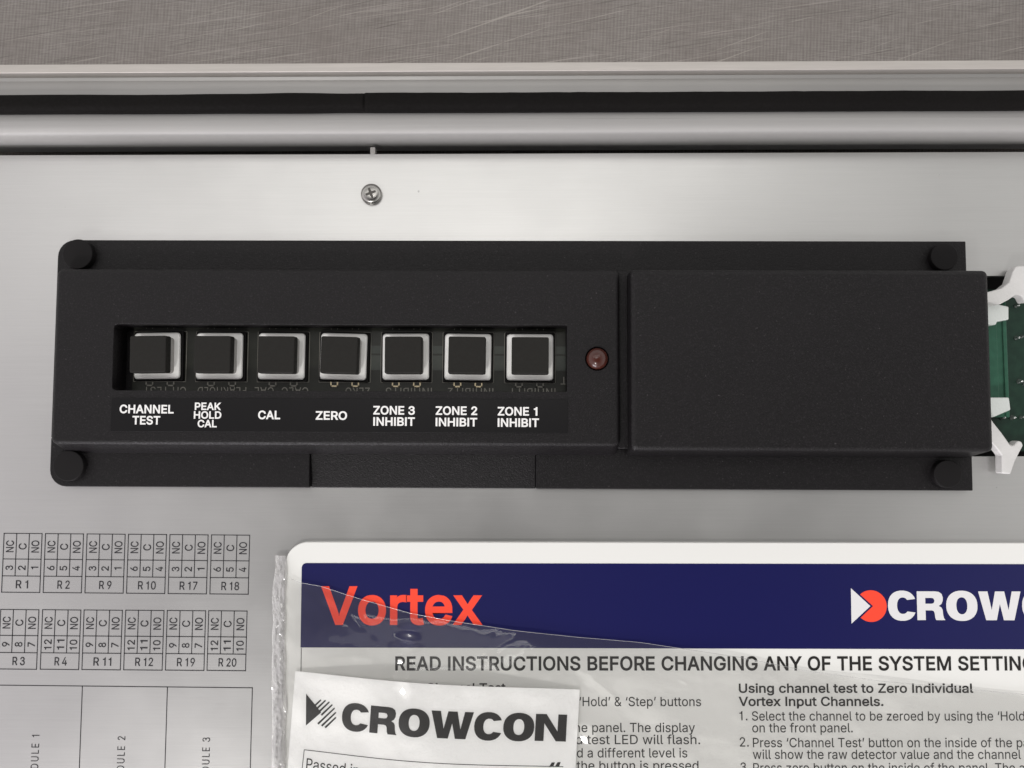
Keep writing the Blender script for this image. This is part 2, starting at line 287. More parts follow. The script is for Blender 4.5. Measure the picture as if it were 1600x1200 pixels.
GLYPHS = """
A 480 324,199 155,199 191,302 213,371 239,456 264,372 287,302|344,142 395,0 463,0 276,509 201,509 16,0 85,0 135,142
B 456 344,96 330,80 309,67 281,60 245,57 125,57 125,231 248,231 269,229 289,225 306,218 320,209 333,197 342,184 350,169 354,153 355,137 353,115|331,260 315,262 315,267 356,286 387,320 393,336 397,353 398,374 396,398 390,421 381,442 367,461 350,477 329,491 304,501 274,507 241,509 60,509 60,0 247,0 284,2 317,8 344,18 368,31 386,48 400,67 410,88 416,111 418,136 416,161 411,184 402,203 391,220 378,234 363,245 347,254|238,285 125,285 125,452 240,452 270,449 294,442 313,429 326,412 333,393 336,372 335,355 330,340 323,326 314,314 302,304 288,296
C 510 408,348 473,348 467,373 459,397 448,418 435,438 419,456 402,471 383,485 362,496 340,504 267,516 242,514 217,510 194,504 171,495 150,484 131,470 113,454 97,436 82,415 70,393 59,369 51,343 45,315 41,285 40,254 41,223 45,193 51,166 59,140 70,115 82,93 97,73 113,55 131,39 150,25 171,13 217,-2 242,-6 267,-7 293,-6 317,-2 341,5 363,13 383,24 402,38 420,53 435,71 448,91 459,112 467,135 473,160 408,160 389,114 357,81 315,60 267,53 237,56 210,63 184,76 161,94 141,117 125,145 113,177 106,213 103,254 106,295 113,332 125,364 141,391 161,414 184,432 209,445 237,453 267,456 315,449 357,428 389,395
D 502 443,142 451,168 457,195 462,255 457,315 451,342 444,367 433,391 412,426 385,455 353,478 331,489 307,498 281,504 225,509 60,509 60,0 219,0 249,1 277,5 303,11 328,20 351,31 371,44 390,60 406,77 421,97 433,119|320,428 344,410 364,388 379,361 390,329 397,294 399,255 397,216 390,181 379,149 363,122 343,99 318,81 288,68 254,60 215,57 125,57 125,452 221,452 258,449 291,441
E 419 125,452 372,452 372,509 60,509 60,0 375,0 375,57 125,57 125,229 355,229 355,286 125,286
F 410 125,452 369,452 369,509 60,509 60,0 125,0 125,221 346,221 346,278 125,278
G 520 468,373 460,395 449,416 436,436 421,453 403,469 384,483 363,494 340,504 316,510 291,514 265,516 239,514 215,510 192,504 170,495 149,484 129,470 112,454 96,436 82,415 69,393 59,369 51,343 45,315 41,285 40,254 41,223 45,194 51,166 59,140 69,116 82,93 96,73 112,55 130,39 149,25 171,14 193,5 217,-2 242,-6 269,-7 308,-4 344,5 377,19 406,38 431,62 451,91 466,124 475,160 478,200 478,256 283,256 283,199 415,199 413,173 407,147 396,123 382,102 365,85 345,71 322,61 296,55 269,53 238,56 210,63 184,76 161,95 141,117 125,145 113,177 106,213 103,254 106,295 113,332 125,364 141,392 160,414 183,432 209,445 236,453 265,456 315,448 356,427 387,393 408,349 474,349
H 517 392,289 125,289 125,509 60,509 60,0 125,0 125,232 392,232 392,0 457,0 457,509 392,509
K 467 125,0 125,167 198,245 372,0 449,0 243,289 448,509 364,509 174,303 124,242 125,509 60,509 60,0
L 393 125,509 60,509 60,0 361,0 361,57 125,57
O 533 474,369 464,393 451,415 437,436 421,454 403,470 384,484 363,495 340,504 317,510 293,514 267,516 241,514 217,510 194,504 171,495 150,484 131,470 113,454 97,436 82,415 70,393 59,369 51,343 45,315 41,285 40,254 41,223 45,193 51,166 59,140 70,115 82,93 97,73 113,55 131,39 150,25 171,13 217,-2 241,-6 267,-7 293,-6 317,-2 363,13 384,25 403,39 421,55 437,73 451,93 464,115 474,140 482,166 488,193 492,223 493,254 492,285 488,315 482,343|267,456 296,453 324,446 349,433 372,415 392,392 408,365 420,332 428,295 430,254 428,213 420,176 408,144 392,116 372,94 349,76 324,63 296,55 267,53 237,55 210,63 184,76 161,94 142,117 125,144 113,176 106,213 103,254 106,295 113,332 125,364 142,392 161,415 184,433 210,445 237,453
P 445 232,452 257,451 279,446 297,439 312,428 324,416 333,402 339,385 343,367 344,348 343,328 339,310 333,294 324,279 312,266 297,256 279,248 257,244 233,242 125,242 125,452|305,195 332,207 356,223 375,243 390,265 400,291 407,318 409,348 407,377 400,404 390,430 375,452 356,471 332,487 305,499 272,506 235,509 60,509 60,0 125,0 125,186 235,186 272,188
R 449 233,452 258,451 279,446 298,440 313,430 325,419 334,405 340,389 344,371 345,352 344,333 340,316 334,300 325,287 313,276 298,267 280,260 258,256 234,255 125,255 125,452|390,271 401,296 407,323 409,352 407,381 401,408 390,433 376,455 356,473 333,489 305,500 273,506 236,509 60,509 60,0 125,0 125,198 246,199 353,0 428,0 314,209 333,217 356,232 376,250
S 447 75,448 62,425 54,400 52,372 56,341 67,313 86,289 112,269 145,253 184,239 245,222 296,205 332,179 340,168 344,154 346,139 344,122 338,106 329,92 317,79 303,69 286,60 267,54 246,50 224,49 166,59 150,66 136,76 123,88 114,102 108,118 104,137 38,137 42,109 51,83 64,60 81,40 102,23 128,9 156,-1 188,-7 224,-9 261,-7 294,0 323,11 349,25 370,43 386,64 399,87 406,112 408,139 407,161 402,180 395,198 359,238 312,264 264,279 212,293 169,308 131,334 122,345 117,359 115,376 117,391 121,405 129,418 139,430 152,440 167,448 185,454 204,457 225,459 254,456 280,449 302,437 320,421 332,402 337,378 401,378 398,403 390,427 377,449 360,468 340,484 316,498 289,508 259,514 227,516 195,514 165,508 138,498 113,484 92,468
T 449 32,452 193,452 193,0 257,0 257,452 417,452 417,509 32,509
U 517 297,-6 332,2 363,15 391,33 414,55 433,80 446,108 454,140 457,173 457,509 393,509 393,178 391,155 385,133 377,113 364,95 349,80 331,68 309,59 285,53 259,52 232,53 208,59 187,68 169,80 153,95 141,113 132,133 126,155 124,178 124,509 60,509 60,173 63,140 71,108 85,80 103,55 126,33 154,15 186,2 220,-6 259,-8
V 480 241,52 215,137 192,206 84,509 16,509 204,0 278,0 463,509 395,509 267,138
X 474 382,0 456,0 276,263 446,509 374,509 298,400 272,361 252,329 238,302 223,329 204,361 104,509 29,509 200,260 18,0 91,0 182,129 225,196 237,218 268,165 292,129
Y 472 192,344 91,509 16,509 203,208 203,0 268,0 268,208 455,509 381,509 280,344 251,293 237,260 222,292
Z 438 399,57 152,57 114,55 169,129 397,462 397,509 40,509 40,452 285,452 323,453 306,431 273,385 42,46 42,0 399,0
a 389 312,336 300,350 286,360 239,379 194,384 133,375 114,368 95,358 79,346 64,331 51,313 41,291 100,274 118,301 149,322 196,331 240,322 267,297 276,255 274,246 271,240 265,235 234,227 178,220 125,211 78,193 64,184 53,174 43,161 36,146 32,128 30,108 32,84 38,63 48,45 60,29 76,15 94,5 115,-3 137,-7 160,-9 215,1 252,25 272,52 277,52 277,0 337,0 337,251 335,278 330,301 322,320|228,59 211,51 192,47 170,45 130,52 102,72 92,105 93,118 97,130 103,139 134,159 175,168 231,176 259,182 276,190 276,138 274,122 270,108 263,93 254,80 242,68
b 424 316,117 306,97 294,80 279,66 262,55 242,49 220,47 198,49 179,55 162,65 147,78 135,95 125,115 118,138 114,162 113,189 114,216 118,241 125,263 134,282 147,299 161,312 178,322 198,328 220,330 243,328 262,322 280,311 295,298 307,281 316,261 323,239 327,215 328,189 327,163 323,139|259,382 229,384 207,383 188,379 171,373 137,346 118,319 114,509 53,509 53,0 112,0 112,59 118,59 138,31 172,4 189,-3 208,-7 229,-8 260,-6 288,3 313,16 336,34 355,57 370,84 381,116 388,151 390,189 388,227 381,261 370,293 354,320 335,342 313,361 287,374
c 396 130,80 118,97 108,117 102,139 98,163 96,187 98,212 102,236 108,258 118,278 130,296 145,310 163,321 184,328 207,330 242,325 270,311 290,289 303,262 362,277 340,322 305,356 260,377 207,384 174,382 144,374 117,360 93,341 72,318 56,291 44,260 37,225 34,187 37,150 44,116 56,85 72,58 93,35 117,16 144,3 174,-5 207,-8 261,-1 306,21 341,56 363,102 304,117 292,89 271,66 243,52 207,46 184,49 163,55 145,66
d 424 299,115 290,95 278,78 263,65 246,55 226,49 205,47 182,49 162,55 145,66 130,80 118,97 109,117 102,139 98,163 96,189 98,215 102,239 108,261 118,281 130,298 145,311 162,322 182,328 205,330 227,328 246,322 263,312 278,299 290,282 300,263 306,241 310,216 312,189 310,162 306,138|196,384 165,382 137,374 112,361 89,342 70,320 55,293 43,261 36,227 34,189 36,151 43,116 55,84 70,57 89,34 111,16 137,3 165,-6 195,-8 217,-7 236,-3 252,4 287,31 307,59 313,59 313,0 372,0 372,509 311,509 311,319 306,319 287,346 253,373 237,379 218,383
e 404 227,328 246,323 263,314 277,301 288,286 298,269 304,248 308,221 96,221 97,231 102,251 109,270 119,286 131,301 146,313 164,323 183,328 205,330|205,384 172,382 142,373 115,359 91,340 71,317 55,290 44,258 36,224 34,187 37,150 44,116 56,85 72,58 92,35 117,16 145,3 177,-5 212,-8 237,-7 261,-3 283,4 302,14 320,26 335,39 348,55 358,72 365,91 306,105 285,73 254,53 212,46 190,48 169,53 151,61 135,73 121,88 110,106 102,127 98,151 97,169 371,169 370,227 365,256 357,282 347,305 334,324 319,341 303,355 285,366 266,374
f 254 178,472 195,474 215,472 227,468 243,521 222,527 187,530 135,519 120,510 107,499 96,486 87,470 82,452 81,432 81,379 6,379 6,327 81,327 81,0 142,0 142,327 228,327 228,379 142,379 142,419 143,435 147,449 154,460 164,468
g 425 218,383 196,384 166,382 138,374 112,361 90,342 71,320 55,293 43,263 36,229 34,191 36,154 43,120 55,90 71,65 90,43 113,27 138,14 165,7 195,5 217,6 236,10 252,16 287,41 306,68 311,68 311,-6 308,-34 298,-58 282,-75 261,-87 236,-95 207,-97 154,-88 122,-66 101,-41 51,-69 82,-110 134,-140 156,-146 180,-149 207,-151 237,-149 265,-144 291,-136 314,-124 334,-109 350,-90 363,-67 370,-40 372,-9 372,379 313,379 313,319 308,319 288,346 253,373 237,379|163,322 182,328 205,330 227,328 247,322 264,312 279,299 291,283 300,264 307,242 311,219 312,193 311,166 307,142 300,121 290,103 278,87 264,75 246,66 227,61 205,59 183,61 163,66 145,76 131,88 118,104 109,123 102,144 98,167 96,193 98,218 102,241 109,262 118,282 130,298 145,312
h 410 341,321 328,340 313,356 295,369 275,377 252,383 227,384 200,382 175,374 152,362 132,344 116,319 114,314 114,509 53,509 53,0 114,0 114,227 115,248 119,266 126,283 136,297 147,308 161,317 176,324 192,328 210,329 235,326 256,318 273,304 286,286 293,263 296,235 296,0 357,0 357,240 355,271 350,298
i 167 105,518 95,522 84,524 73,522 63,518 54,512 47,504 43,494 41,483 43,472 47,463 54,455 63,448 73,444 84,443 95,444 105,448 114,455 121,463 125,472 126,483 125,494 121,504 114,512|53,379 53,0 114,0 114,379
k 381 360,379 284,379 121,212 114,212 114,509 53,509 53,0 114,0 114,141 154,178 294,0 372,0 201,216
l 189 62,37 74,20 91,8 112,0 139,-2 162,-1 181,3 170,54 146,52 135,53 126,57 120,62 114,99 114,509 53,509 53,84 55,59
m 610 387,326 402,329 419,330 438,329 456,323 473,313 485,298 493,279 496,254 496,0 557,0 557,255 555,283 550,307 541,328 529,346 514,361 497,372 478,380 458,385 437,386 381,375 337,343 326,329 317,309 314,320 303,342 287,361 268,375 245,383 219,386 172,376 132,346 122,331 114,314 112,308 112,379 53,379 53,0 114,0 114,238 115,257 119,274 126,289 135,302 145,312 158,320 199,330 220,328 238,322 253,311 265,297 272,280 274,260 274,0 335,0 335,247 345,290 374,320
n 410 341,321 328,340 313,356 295,369 275,377 252,383 227,384 200,382 175,374 152,362 132,344 116,319 112,310 112,379 53,379 53,0 114,0 114,227 115,248 119,266 126,283 136,297 147,308 161,317 176,324 192,328 210,329 235,326 256,318 273,304 286,286 293,263 296,235 296,0 357,0 357,240 355,271 350,298
o 415 298,97 285,80 270,66 252,55 231,49 207,46 184,49 163,55 145,66 130,80 118,97 108,117 102,139 98,163 96,187 98,212 102,236 108,258 118,278 130,296 145,310 163,321 184,328 207,330 231,328 252,321 270,310 285,296 298,278 307,258 314,236 318,212 319,187 318,163 314,139 307,117|207,384 174,382 144,374 117,360 93,341 72,318 56,291 44,260 37,225 34,187 37,150 44,116 56,85 72,58 93,35 117,16 144,3 174,-5 207,-8 241,-5 271,3 299,16 323,35 343,58 359,85 371,116 379,150 381,187 379,225 371,260 359,291 343,318 323,341 299,360 271,374 241,382
p 424 316,117 306,97 294,80 279,66 262,55 242,49 220,47 198,49 179,55 162,65 147,78 135,95 125,115 118,138 114,162 113,189 114,216 118,241 125,263 134,282 147,299 161,312 178,322 198,328 220,330 243,328 262,322 280,311 295,298 307,281 316,261 323,239 327,215 328,189 327,163 323,139|390,189 388,227 381,261 370,293 354,320 335,342 313,361 287,374 259,382 229,384 207,383 188,379 171,373 137,346 118,319 112,319 112,379 53,379 53,-143 114,-143 114,59 138,31 173,4 189,-3 208,-7 229,-8 260,-6 288,3 313,16 336,34 355,57 370,84 381,116 388,151
q 424 299,115 290,95 278,78 263,65 246,55 226,49 205,47 182,49 162,55 145,66 130,80 118,97 109,117 102,139 98,163 96,189 98,215 102,239 108,261 118,281 130,298 145,311 162,322 182,328 205,330 227,328 246,322 263,312 278,299 290,282 300,263 306,241 310,216 312,189 310,162 306,138|36,227 34,189 36,151 43,116 55,84 70,57 89,34 111,16 137,3 165,-6 195,-8 217,-7 236,-3 252,4 287,31 306,59 311,59 311,-143 372,-143 372,379 313,379 313,319 307,319 287,346 253,373 237,379 218,383 196,384 165,382 137,374 112,361 89,342 70,320 55,293 43,261
r 259 159,315 174,321 207,326 243,322 243,384 213,385 191,383 171,377 152,367 137,354 124,339 115,321 112,379 53,379 53,0 114,0 114,237 115,254 119,269 126,284 135,296 146,306
s 365 115,370 95,360 79,347 65,332 55,314 49,295 47,274 50,249 58,227 72,208 92,192 118,180 149,170 212,155 229,150 243,144 254,136 262,126 266,115 268,103 265,88 258,74 244,62 227,53 206,47 181,45 160,47 141,52 124,60 111,72 101,87 94,107 36,94 41,73 50,54 62,38 76,24 93,12 112,3 133,-3 157,-7 182,-8 210,-7 236,-2 260,6 281,18 298,31 312,47 323,65 329,85 331,107 328,131 320,153 306,171 287,187 261,200 229,209 172,223 124,243 115,253 110,264 109,277 111,292 119,305 131,317 147,326 166,331 187,333 210,331 228,325 243,316 254,304 262,291 268,277 324,290 299,339 286,352 271,363 254,372 234,379 212,383 187,384 161,383 137,378
t 227 138,-1 168,-4 192,-3 213,2 202,54 185,51 170,50 156,51 144,55 136,61 130,70 127,83 126,98 126,327 204,327 204,379 126,379 126,471 65,471 65,379 6,379 6,327 65,327 65,93 68,64 77,41 92,21 113,7
u 410 200,50 175,53 154,61 137,75 124,94 116,117 114,144 114,379 53,379 53,139 54,109 60,82 69,59 82,39 97,23 115,11 135,2 158,-3 182,-5 209,-3 234,5 257,17 277,35 294,60 298,70 298,0 357,0 357,379 296,379 296,153 295,132 290,113 283,97 274,83 263,71 249,62 234,55 218,51
v 389 195,59 187,87 165,155 84,379 17,379 163,0 226,0 371,379 305,379 224,155
w 567 545,379 480,379 434,214 413,135 397,66 382,136 362,214 316,379 252,379 206,214 186,135 170,64 154,137 87,379 23,379 138,0 199,0 263,225 284,309 319,172 368,0 429,0
x 379 231,85 287,0 358,0 224,192 352,379 282,379 233,306 191,233 147,306 100,379 29,379 155,195 21,0 91,0 148,85 189,155
y 389 177,-107 204,-58 371,379 305,379 224,155 202,87 195,60 187,87 165,155 84,379 17,379 163,-1 151,-36 130,-74 104,-89 61,-86 47,-139 65,-143 91,-145 139,-136
0 453 323,24 348,48 368,77 384,113 392,138 398,164 402,192 405,254 402,316 398,344 392,370 384,395 368,431 348,461 323,484 295,502 262,512 227,516 191,512 159,502 130,484 106,461 85,431 69,395 61,370 55,344 51,316 48,254 51,192 55,164 61,138 69,113 85,77 105,48 130,24 158,7 191,-3 227,-7 263,-3 295,7|182,60 163,74 147,92 134,116 123,144 115,176 111,213 109,254 111,295 115,332 123,365 134,393 147,416 163,435 182,449 203,457 227,460 250,457 271,449 290,435 306,416 320,393 330,365 338,332 342,295 344,254 342,213 338,176 330,144 320,116 306,92 290,74 271,60 250,52 227,50 203,52
2 453 371,318 381,372 379,398 372,423 361,445 346,465 328,482 306,497 281,507 254,513 225,516 196,513 168,507 143,496 121,482 102,464 86,442 75,418 68,391 66,362 127,362 128,381 132,398 139,413 148,427 159,438 172,447 188,454 205,458 224,460 273,449 287,441 298,431 308,419 315,405 319,389 320,371 311,327 282,282 234,229 64,47 64,0 389,0 389,57 153,57 267,180 336,259
4 453 311,509 247,509 40,158 40,105 282,105 282,0 343,0 343,105 413,105 413,163 343,163 343,318 282,318 282,163 109,163
5 453 151,452 366,452 366,509 96,509 67,253 128,246 167,268 218,277 238,275 257,270 275,262 290,251 303,237 314,221 321,203 326,183 328,162 326,141 322,122 314,104 304,89 291,75 276,64 259,56 241,51 221,50 173,60 138,89 130,102 125,115 122,130 60,130 63,105 71,82 83,60 99,41 118,25 140,11 165,1 192,-5 221,-7 253,-4 282,3 309,15 332,32 352,52 369,76 381,102 388,132 391,163 390,187 386,210 379,231 370,251 358,269 345,285 330,299 313,311 294,321 274,328 252,332 229,334 178,325 136,301
6 453 279,63 263,55 245,50 226,48 207,50 190,55 174,63 160,73 148,86 138,102 131,119 126,138 125,158 126,179 131,197 138,214 148,229 160,241 174,252 190,259 207,264 226,265 245,264 263,259 279,251 293,241 304,228 314,213 322,196 326,178 327,157 326,137 322,119 314,101 304,86 293,73|252,509 137,340 80,239 71,212 65,187 64,162 66,130 73,101 84,74 100,51 119,31 142,15 168,3 196,-4 226,-7 257,-4 284,3 310,14 333,30 352,50 368,73 379,98 387,127 389,157 387,187 380,215 370,240 355,262 337,280 316,295 291,305 265,312 235,314 196,307 173,293 322,509
7 453 97,0 165,0 391,449 391,509 62,509 62,452 323,452
8 453 117,121 115,139 117,157 122,173 130,189 140,202 154,213 169,223 187,230 206,234 226,235 247,234 265,230 283,223 298,213 312,202 322,189 330,173 335,157 337,139 335,121 331,106 323,91 313,79 300,69 285,60 267,54 248,50 226,49 205,50 185,54 167,60 152,69 139,79 129,91 121,106|134,260 117,252 101,241 87,228 75,212 65,195 58,176 53,156 52,135 54,109 62,84 74,62 91,42 111,25 136,11 163,1 193,-5 226,-7 259,-5 289,1 317,11 341,25 362,42 378,62 391,84 398,109 401,135 399,156 395,176 387,195 377,212 365,228 351,241 335,252 319,260 300,265 323,276 343,289 359,308 372,330 379,354 382,380 379,405 373,429 361,450 346,469 328,485 306,498 282,508 255,514 226,516 197,514 170,508 146,498 124,485 106,469 90,450 79,429 73,405 70,380 73,354 80,330 93,308 109,289 129,276 153,267|154,318 145,330 138,344 134,359 133,376 134,392 138,407 145,420 153,432 164,442 177,449 226,460 275,449 288,442 299,432 308,420 314,407 318,392 319,376 318,359 314,344 307,330 298,318 287,308 274,300 226,290 178,300 165,308
9 453 174,446 190,454 207,459 226,460 245,459 263,454 279,446 293,435 305,422 314,407 322,390 326,371 327,350 326,330 322,312 314,295 305,280 293,267 279,257 263,249 245,245 226,243 207,245 190,250 174,257 160,268 148,280 138,295 131,313 127,331 125,352 127,372 131,390 138,407 148,423 160,435|200,0 315,168 373,270 382,296 387,322 389,347 387,378 380,408 368,434 352,458 333,478 310,494 285,506 256,513 226,516 196,513 168,506 143,494 120,479 101,459 85,436 73,411 66,382 64,352 66,321 72,294 83,269 98,247 116,229 137,214 161,203 188,197 218,195 257,202 279,216 130,0
& 448 262,405 255,375 237,352 216,335 183,310 169,327 145,363 137,399 145,431 168,453 201,461 219,459 233,454 245,445 255,434 260,420|172,230 291,88 251,59 232,52 213,48 193,46 158,51 143,57 130,66 118,76 109,87 102,101 98,115 97,131 98,146 103,161 110,174 154,217|297,475 283,488 266,499 246,507 224,512 200,513 176,512 154,507 134,499 117,488 102,474 91,458 82,440 77,420 75,398 77,379 81,361 87,344 121,293 135,275 85,235 47,189 40,173 36,154 34,133 36,108 43,84 54,62 69,42 88,26 110,12 136,1 165,-5 197,-7 221,-5 246,-1 271,7 294,17 315,30 328,43 364,0 438,0 366,87 371,92 397,144 403,167 406,194 408,224 349,224 348,198 343,174 336,151 328,133 219,266 256,293 291,325 315,362 324,404 322,424 317,442 308,459
. 188 141,41 140,53 135,64 128,73 118,81 107,85 95,87 83,85 73,81 63,73 55,64 51,53 50,41 51,29 55,18 63,9 73,1 83,-3 95,-4 107,-3 118,1 128,9 135,18 140,29
' 206 136,509 70,509 78,318 128,318
‘ 177 151,509 104,509 52,318 121,318
’ 177 151,509 82,509 52,318 98,318
“ 300 151,509 104,509 52,318 121,318|274,509 228,509 175,318 244,318
- 453 114,188 337,188 337,244 114,244
I 185 60,0 125,0 125,509 60,509
1 400 185,0 250,0 250,509 200,509 180,455 140,428 75,420 75,372 185,372
N 523 60,0 125,0 125,410 392,0 463,0 463,509 398,509 398,99 131,509 60,509
M 628 60,0 122,0 122,400 280,0 348,0 506,400 506,0 568,0 568,509 477,509 314,88 151,509 60,509
W 686 155,0 222,0 343,410 464,0 531,0 670,509 603,509 495,95 378,509 308,509 191,95 83,509 16,509
z 380 42,0 339,0 339,56 128,56 333,331 333,379 48,379 48,323 252,323 42,46
3 430 112,368 113,385 128,420 160,447 208,457 255,450 290,425 306,385 298,345 265,312 215,300 165,300 165,246 225,246 280,232 315,200 330,155 328,125 305,85 260,54 208,46 170,50 135,68 108,105 98,148 35,148 42,90 75,35 130,0 205,-10 280,0 340,30 380,80 395,145 388,200 355,245 305,275 350,310 370,360 368,415 340,465 285,500 210,512 140,500 90,470 58,420 50,368
"""
HEAVY = """
C 575 561,374 534,421 496,460 450,490 395,510 331,521 253,521 189,510 134,490 88,460 50,421 23,374 6,320 0,254 6,188 23,134 50,87 88,48 134,18 189,-2 253,-13 331,-13 395,-2 450,18 496,48 534,87 561,134 396,152 370,126 337,112 295,108 258,117 228,136 206,166 192,204 187,254 192,304 206,342 228,372 258,391 295,400 337,396 370,382 396,356
O 640 640,254 635,315 620,365 595,409 560,447 517,477 467,500 409,515 342,522 264,520 202,509 148,490 101,463 62,429 32,389 12,342 1,288 1,222 11,168 31,121 61,80 99,46 146,19 200,-1 262,-11 339,-14 407,-8 465,7 516,30 559,60 594,98 619,141 635,191|429,209 419,174 404,146 383,124 358,110 328,104 294,107 267,117 244,136 227,161 215,193 209,231 209,279 215,316 227,348 245,373 268,391 295,402 330,404 360,397 384,383 405,361 420,332 429,297 432,254
R 575 172,0 172,172 300,172 340,158 358,120 365,45 385,0 572,0 545,35 530,90 523,175 500,222 445,250 500,285 528,340 532,400 510,462 450,500 370,509 0,509 0,0|172,290 172,392 300,392 342,382 360,342 342,300 300,290
W 868 148,0 365,0 438,285 510,0 725,0 868,509 688,509 612,180 535,509 345,509 268,180 192,509 0,509
N 655 184,0 184,335 440,0 650,0 650,509 466,509 466,185 222,509 0,509 0,0
"""
# ------------------------------------------------------------------ lettering (outlines in 1/1000, capitals 509 high)
def read_glyphs(t):
    g = {}
    for ln in t.strip().split('\n'):
        ch, adv, cs = ln.split(' ', 2)
        g[ch] = (int(adv), [[tuple(map(int, q.split(','))) for q in c.split(' ')] for c in cs.split('|')])
    return g
GL, HV = read_glyphs(GLYPHS), read_glyphs(HEAVY)
def text_pts(s, ls=0, font=None):
    x, out = 0, []
    for ch in s:
        if ch == ' ': x += 200 + ls; continue
        adv, cs = (font or GL)[ch]
        for c in cs: out.append([(x + a, b) for a, b in c])
        x += adv + ls
    return out
def grow(c, o):
    """move an outline outwards by o, sharp corners kept"""
    if not o: return c
    res, n = [], len(c)
    for i in range(n):
        p, q, r = Vector(c[i - 1]), Vector(c[i]), Vector(c[(i + 1) % n])
        a, b = (q - p).normalized(), (r - q).normalized()
        na, nb = Vector((a.y, -a.x)), Vector((b.y, -b.x))
        m = na + nb
        if m.length < 0.35: res += [tuple(q + na * o + a * o), tuple(q + nb * o - b * o)]; continue
        m.normalize(); res.append(tuple(q + m * (o / max(0.42, m.dot(na)))))
    return res
def lettering(name, items, mat, parent, z, origin=(0, 0, 0), zf=None):
    """items: (string, start, end, cap height px, boldness, letter spacing); start and end are the ends of the baseline in photo pixels"""
    cu = bpy.data.curves.new(name, 'CURVE'); cu.dimensions = '2D'; cu.fill_mode = 'BOTH'
    acc = bmesh.new()
    for s, p0, p1, cap, bold, ls in items:
        a, b = P(*p0, z), P(*p1, z)
        L = (b - a).xy.length; d = ((b - a) / L).xy; nrm = Vector((-d.y, d.x))
        caph = cap * (D - z) / F
        cs = text_pts(s, ls, HV if bold == 'heavy' else None)
        if bold == 'heavy': bold = 0
        x0 = min(q[0] for c in cs for q in c); x1 = max(q[0] for c in cs for q in c)
        sy = caph / 509; sx = L / (x1 - x0)
        off = bold * 0.001                                   # boldness in glyph units / 1000
        c2 = bpy.data.curves.new('t', 'CURVE'); c2.dimensions = '2D'; c2.fill_mode = 'BOTH'
        for c in cs:
            c = grow(c, bold)
            sp = c2.splines.new('POLY'); sp.points.add(len(c) - 1); sp.use_cyclic_u = True
            for i, (x, y) in enumerate(c): sp.points[i].co = (x * 0.001, y * 0.001, 0, 1)
        o = bpy.data.objects.new('t', c2); col.objects.link(o)
        bpy.context.view_layer.update()
        me = bpy.data.meshes.new_from_object(o.evaluated_get(bpy.context.evaluated_depsgraph_get()))
        bpy.data.objects.remove(o); bpy.data.curves.remove(c2)
        k0, k1 = x0 * 0.001 - off, x1 * 0.001 + off
        sx = L / (k1 - k0); sy = caph / (0.509 + 2 * off)
        for v in me.vertices:
            X, Y = (v.co.x - k0) * sx, (v.co.y + off) * sy
            q = a.xy + d * X + nrm * Y
            v.co = (q.x, q.y, (zf(q.x, q.y) if zf else z))
        acc.from_mesh(me); bpy.data.meshes.remove(me)
    bpy.data.curves.remove(cu)
    o = from_bm_flat(name, acc, mat, parent, origin)
    return o
def from_bm_flat(name, bm, mat, parent, origin):
    for f in bm.faces:
        if f.normal.z < 0: f.normal_flip()
    me = bpy.data.meshes.new(name)
    for v in bm.verts: v.co = (v.co - Vector(origin)) * S
    bm.to_mesh(me); bm.free()
    return link_mesh(name, me, mat, parent)

# ------------------------------------------------------------------ setting: the bench
bm = bmesh.new(); bmesh.ops.create_grid(bm, x_segments=2, y_segments=2, size=900)
for v in bm.verts: v.co.z = -34
tag(from_bm('bench_top', bm, bench_m, None, (0, 0, -34)), kind='structure')
for o in list(col.objects):
    if o.name == 'bench_top': o['label'] = 'scuffed grey brown bench top with fine linen texture behind the metal rim'; o['category'] = 'bench top'

# ------------------------------------------------------------------ enclosure with its rim
X0, X1 = -190, 190
yl0, yl1 = P(800, 97, 13).y, P(800, 111, 13).y          # lip
yc = P(800, 187, 10).y                                   # inner edge of the channel floor
enc = empty('metal_enclosure', (0, 72, -34), 0)
eo = (0, 72, -34)
tag(enc, 'bare aluminium enclosure rim with raised outer lip and gasket channel', 'enclosure')
def strip_profile(name, prof, mat, bevel=0):
    bm = bmesh.new()
    add_loft(bm, [[(x, y, z) for y, z in prof] for x in (X0, X1)])
    return from_bm(name, bm, mat, enc, eo, bevel=bevel, seg=2)
strip_profile('outer_lip', [(yl0, -33.9), (yl0, 13), (yl1, 13), (yl1, -33.9)], lip_metal, 0.25)
ctrl = [(188, 9.97), (200, 9.6), (209, 8.7), (215, 6.6), (220, 3.2), (225, -1.2), (230, -6), (235, -12.5)]
def spline(pts, n=5):
    o = []
    for i in range(len(pts) - 1):
        p0, p1, p2, p3 = (Vector(pts[max(0, min(len(pts) - 1, i + k))]) for k in (-1, 0, 1, 2))
        for k in range(n):
            t = k / n
            o.append(0.5 * ((2 * p1) + (p2 - p0) * t + (2 * p0 - 5 * p1 + 4 * p2 - p3) * t * t + (3 * p1 - p0 - 3 * p2 + p3) * t ** 3))
    return o + [Vector(pts[-1])]
wall = [(P(800, y, z).y, z) for y, z in spline(ctrl)]
strip_profile('gasket_channel', [(yl1 - 0.01, -20), (yl1 - 0.01, 10.4), (yl1 - 0.7, 10), (yc + 0.15, 10)], rim_metal)
bm = bmesh.new()
rows = []
for x in [X0 + (X1 - X0) * k / 60 for k in range(61)]:
    rows.append([bm.verts.new((x, y + 0.05 * noise.noise(Vector((x * 0.02, z * 0.2, 4))), z)) for y, z in [(yc + 0.15, 10.0)] + wall])
for a, c in zip(rows, rows[1:]):
    for i in range(len(a) - 1): bm.faces.new((a[i], c[i], c[i + 1], a[i + 1]))
from_bm('rolled_wall', bm, wall_metal, enc, eo, smooth=True)
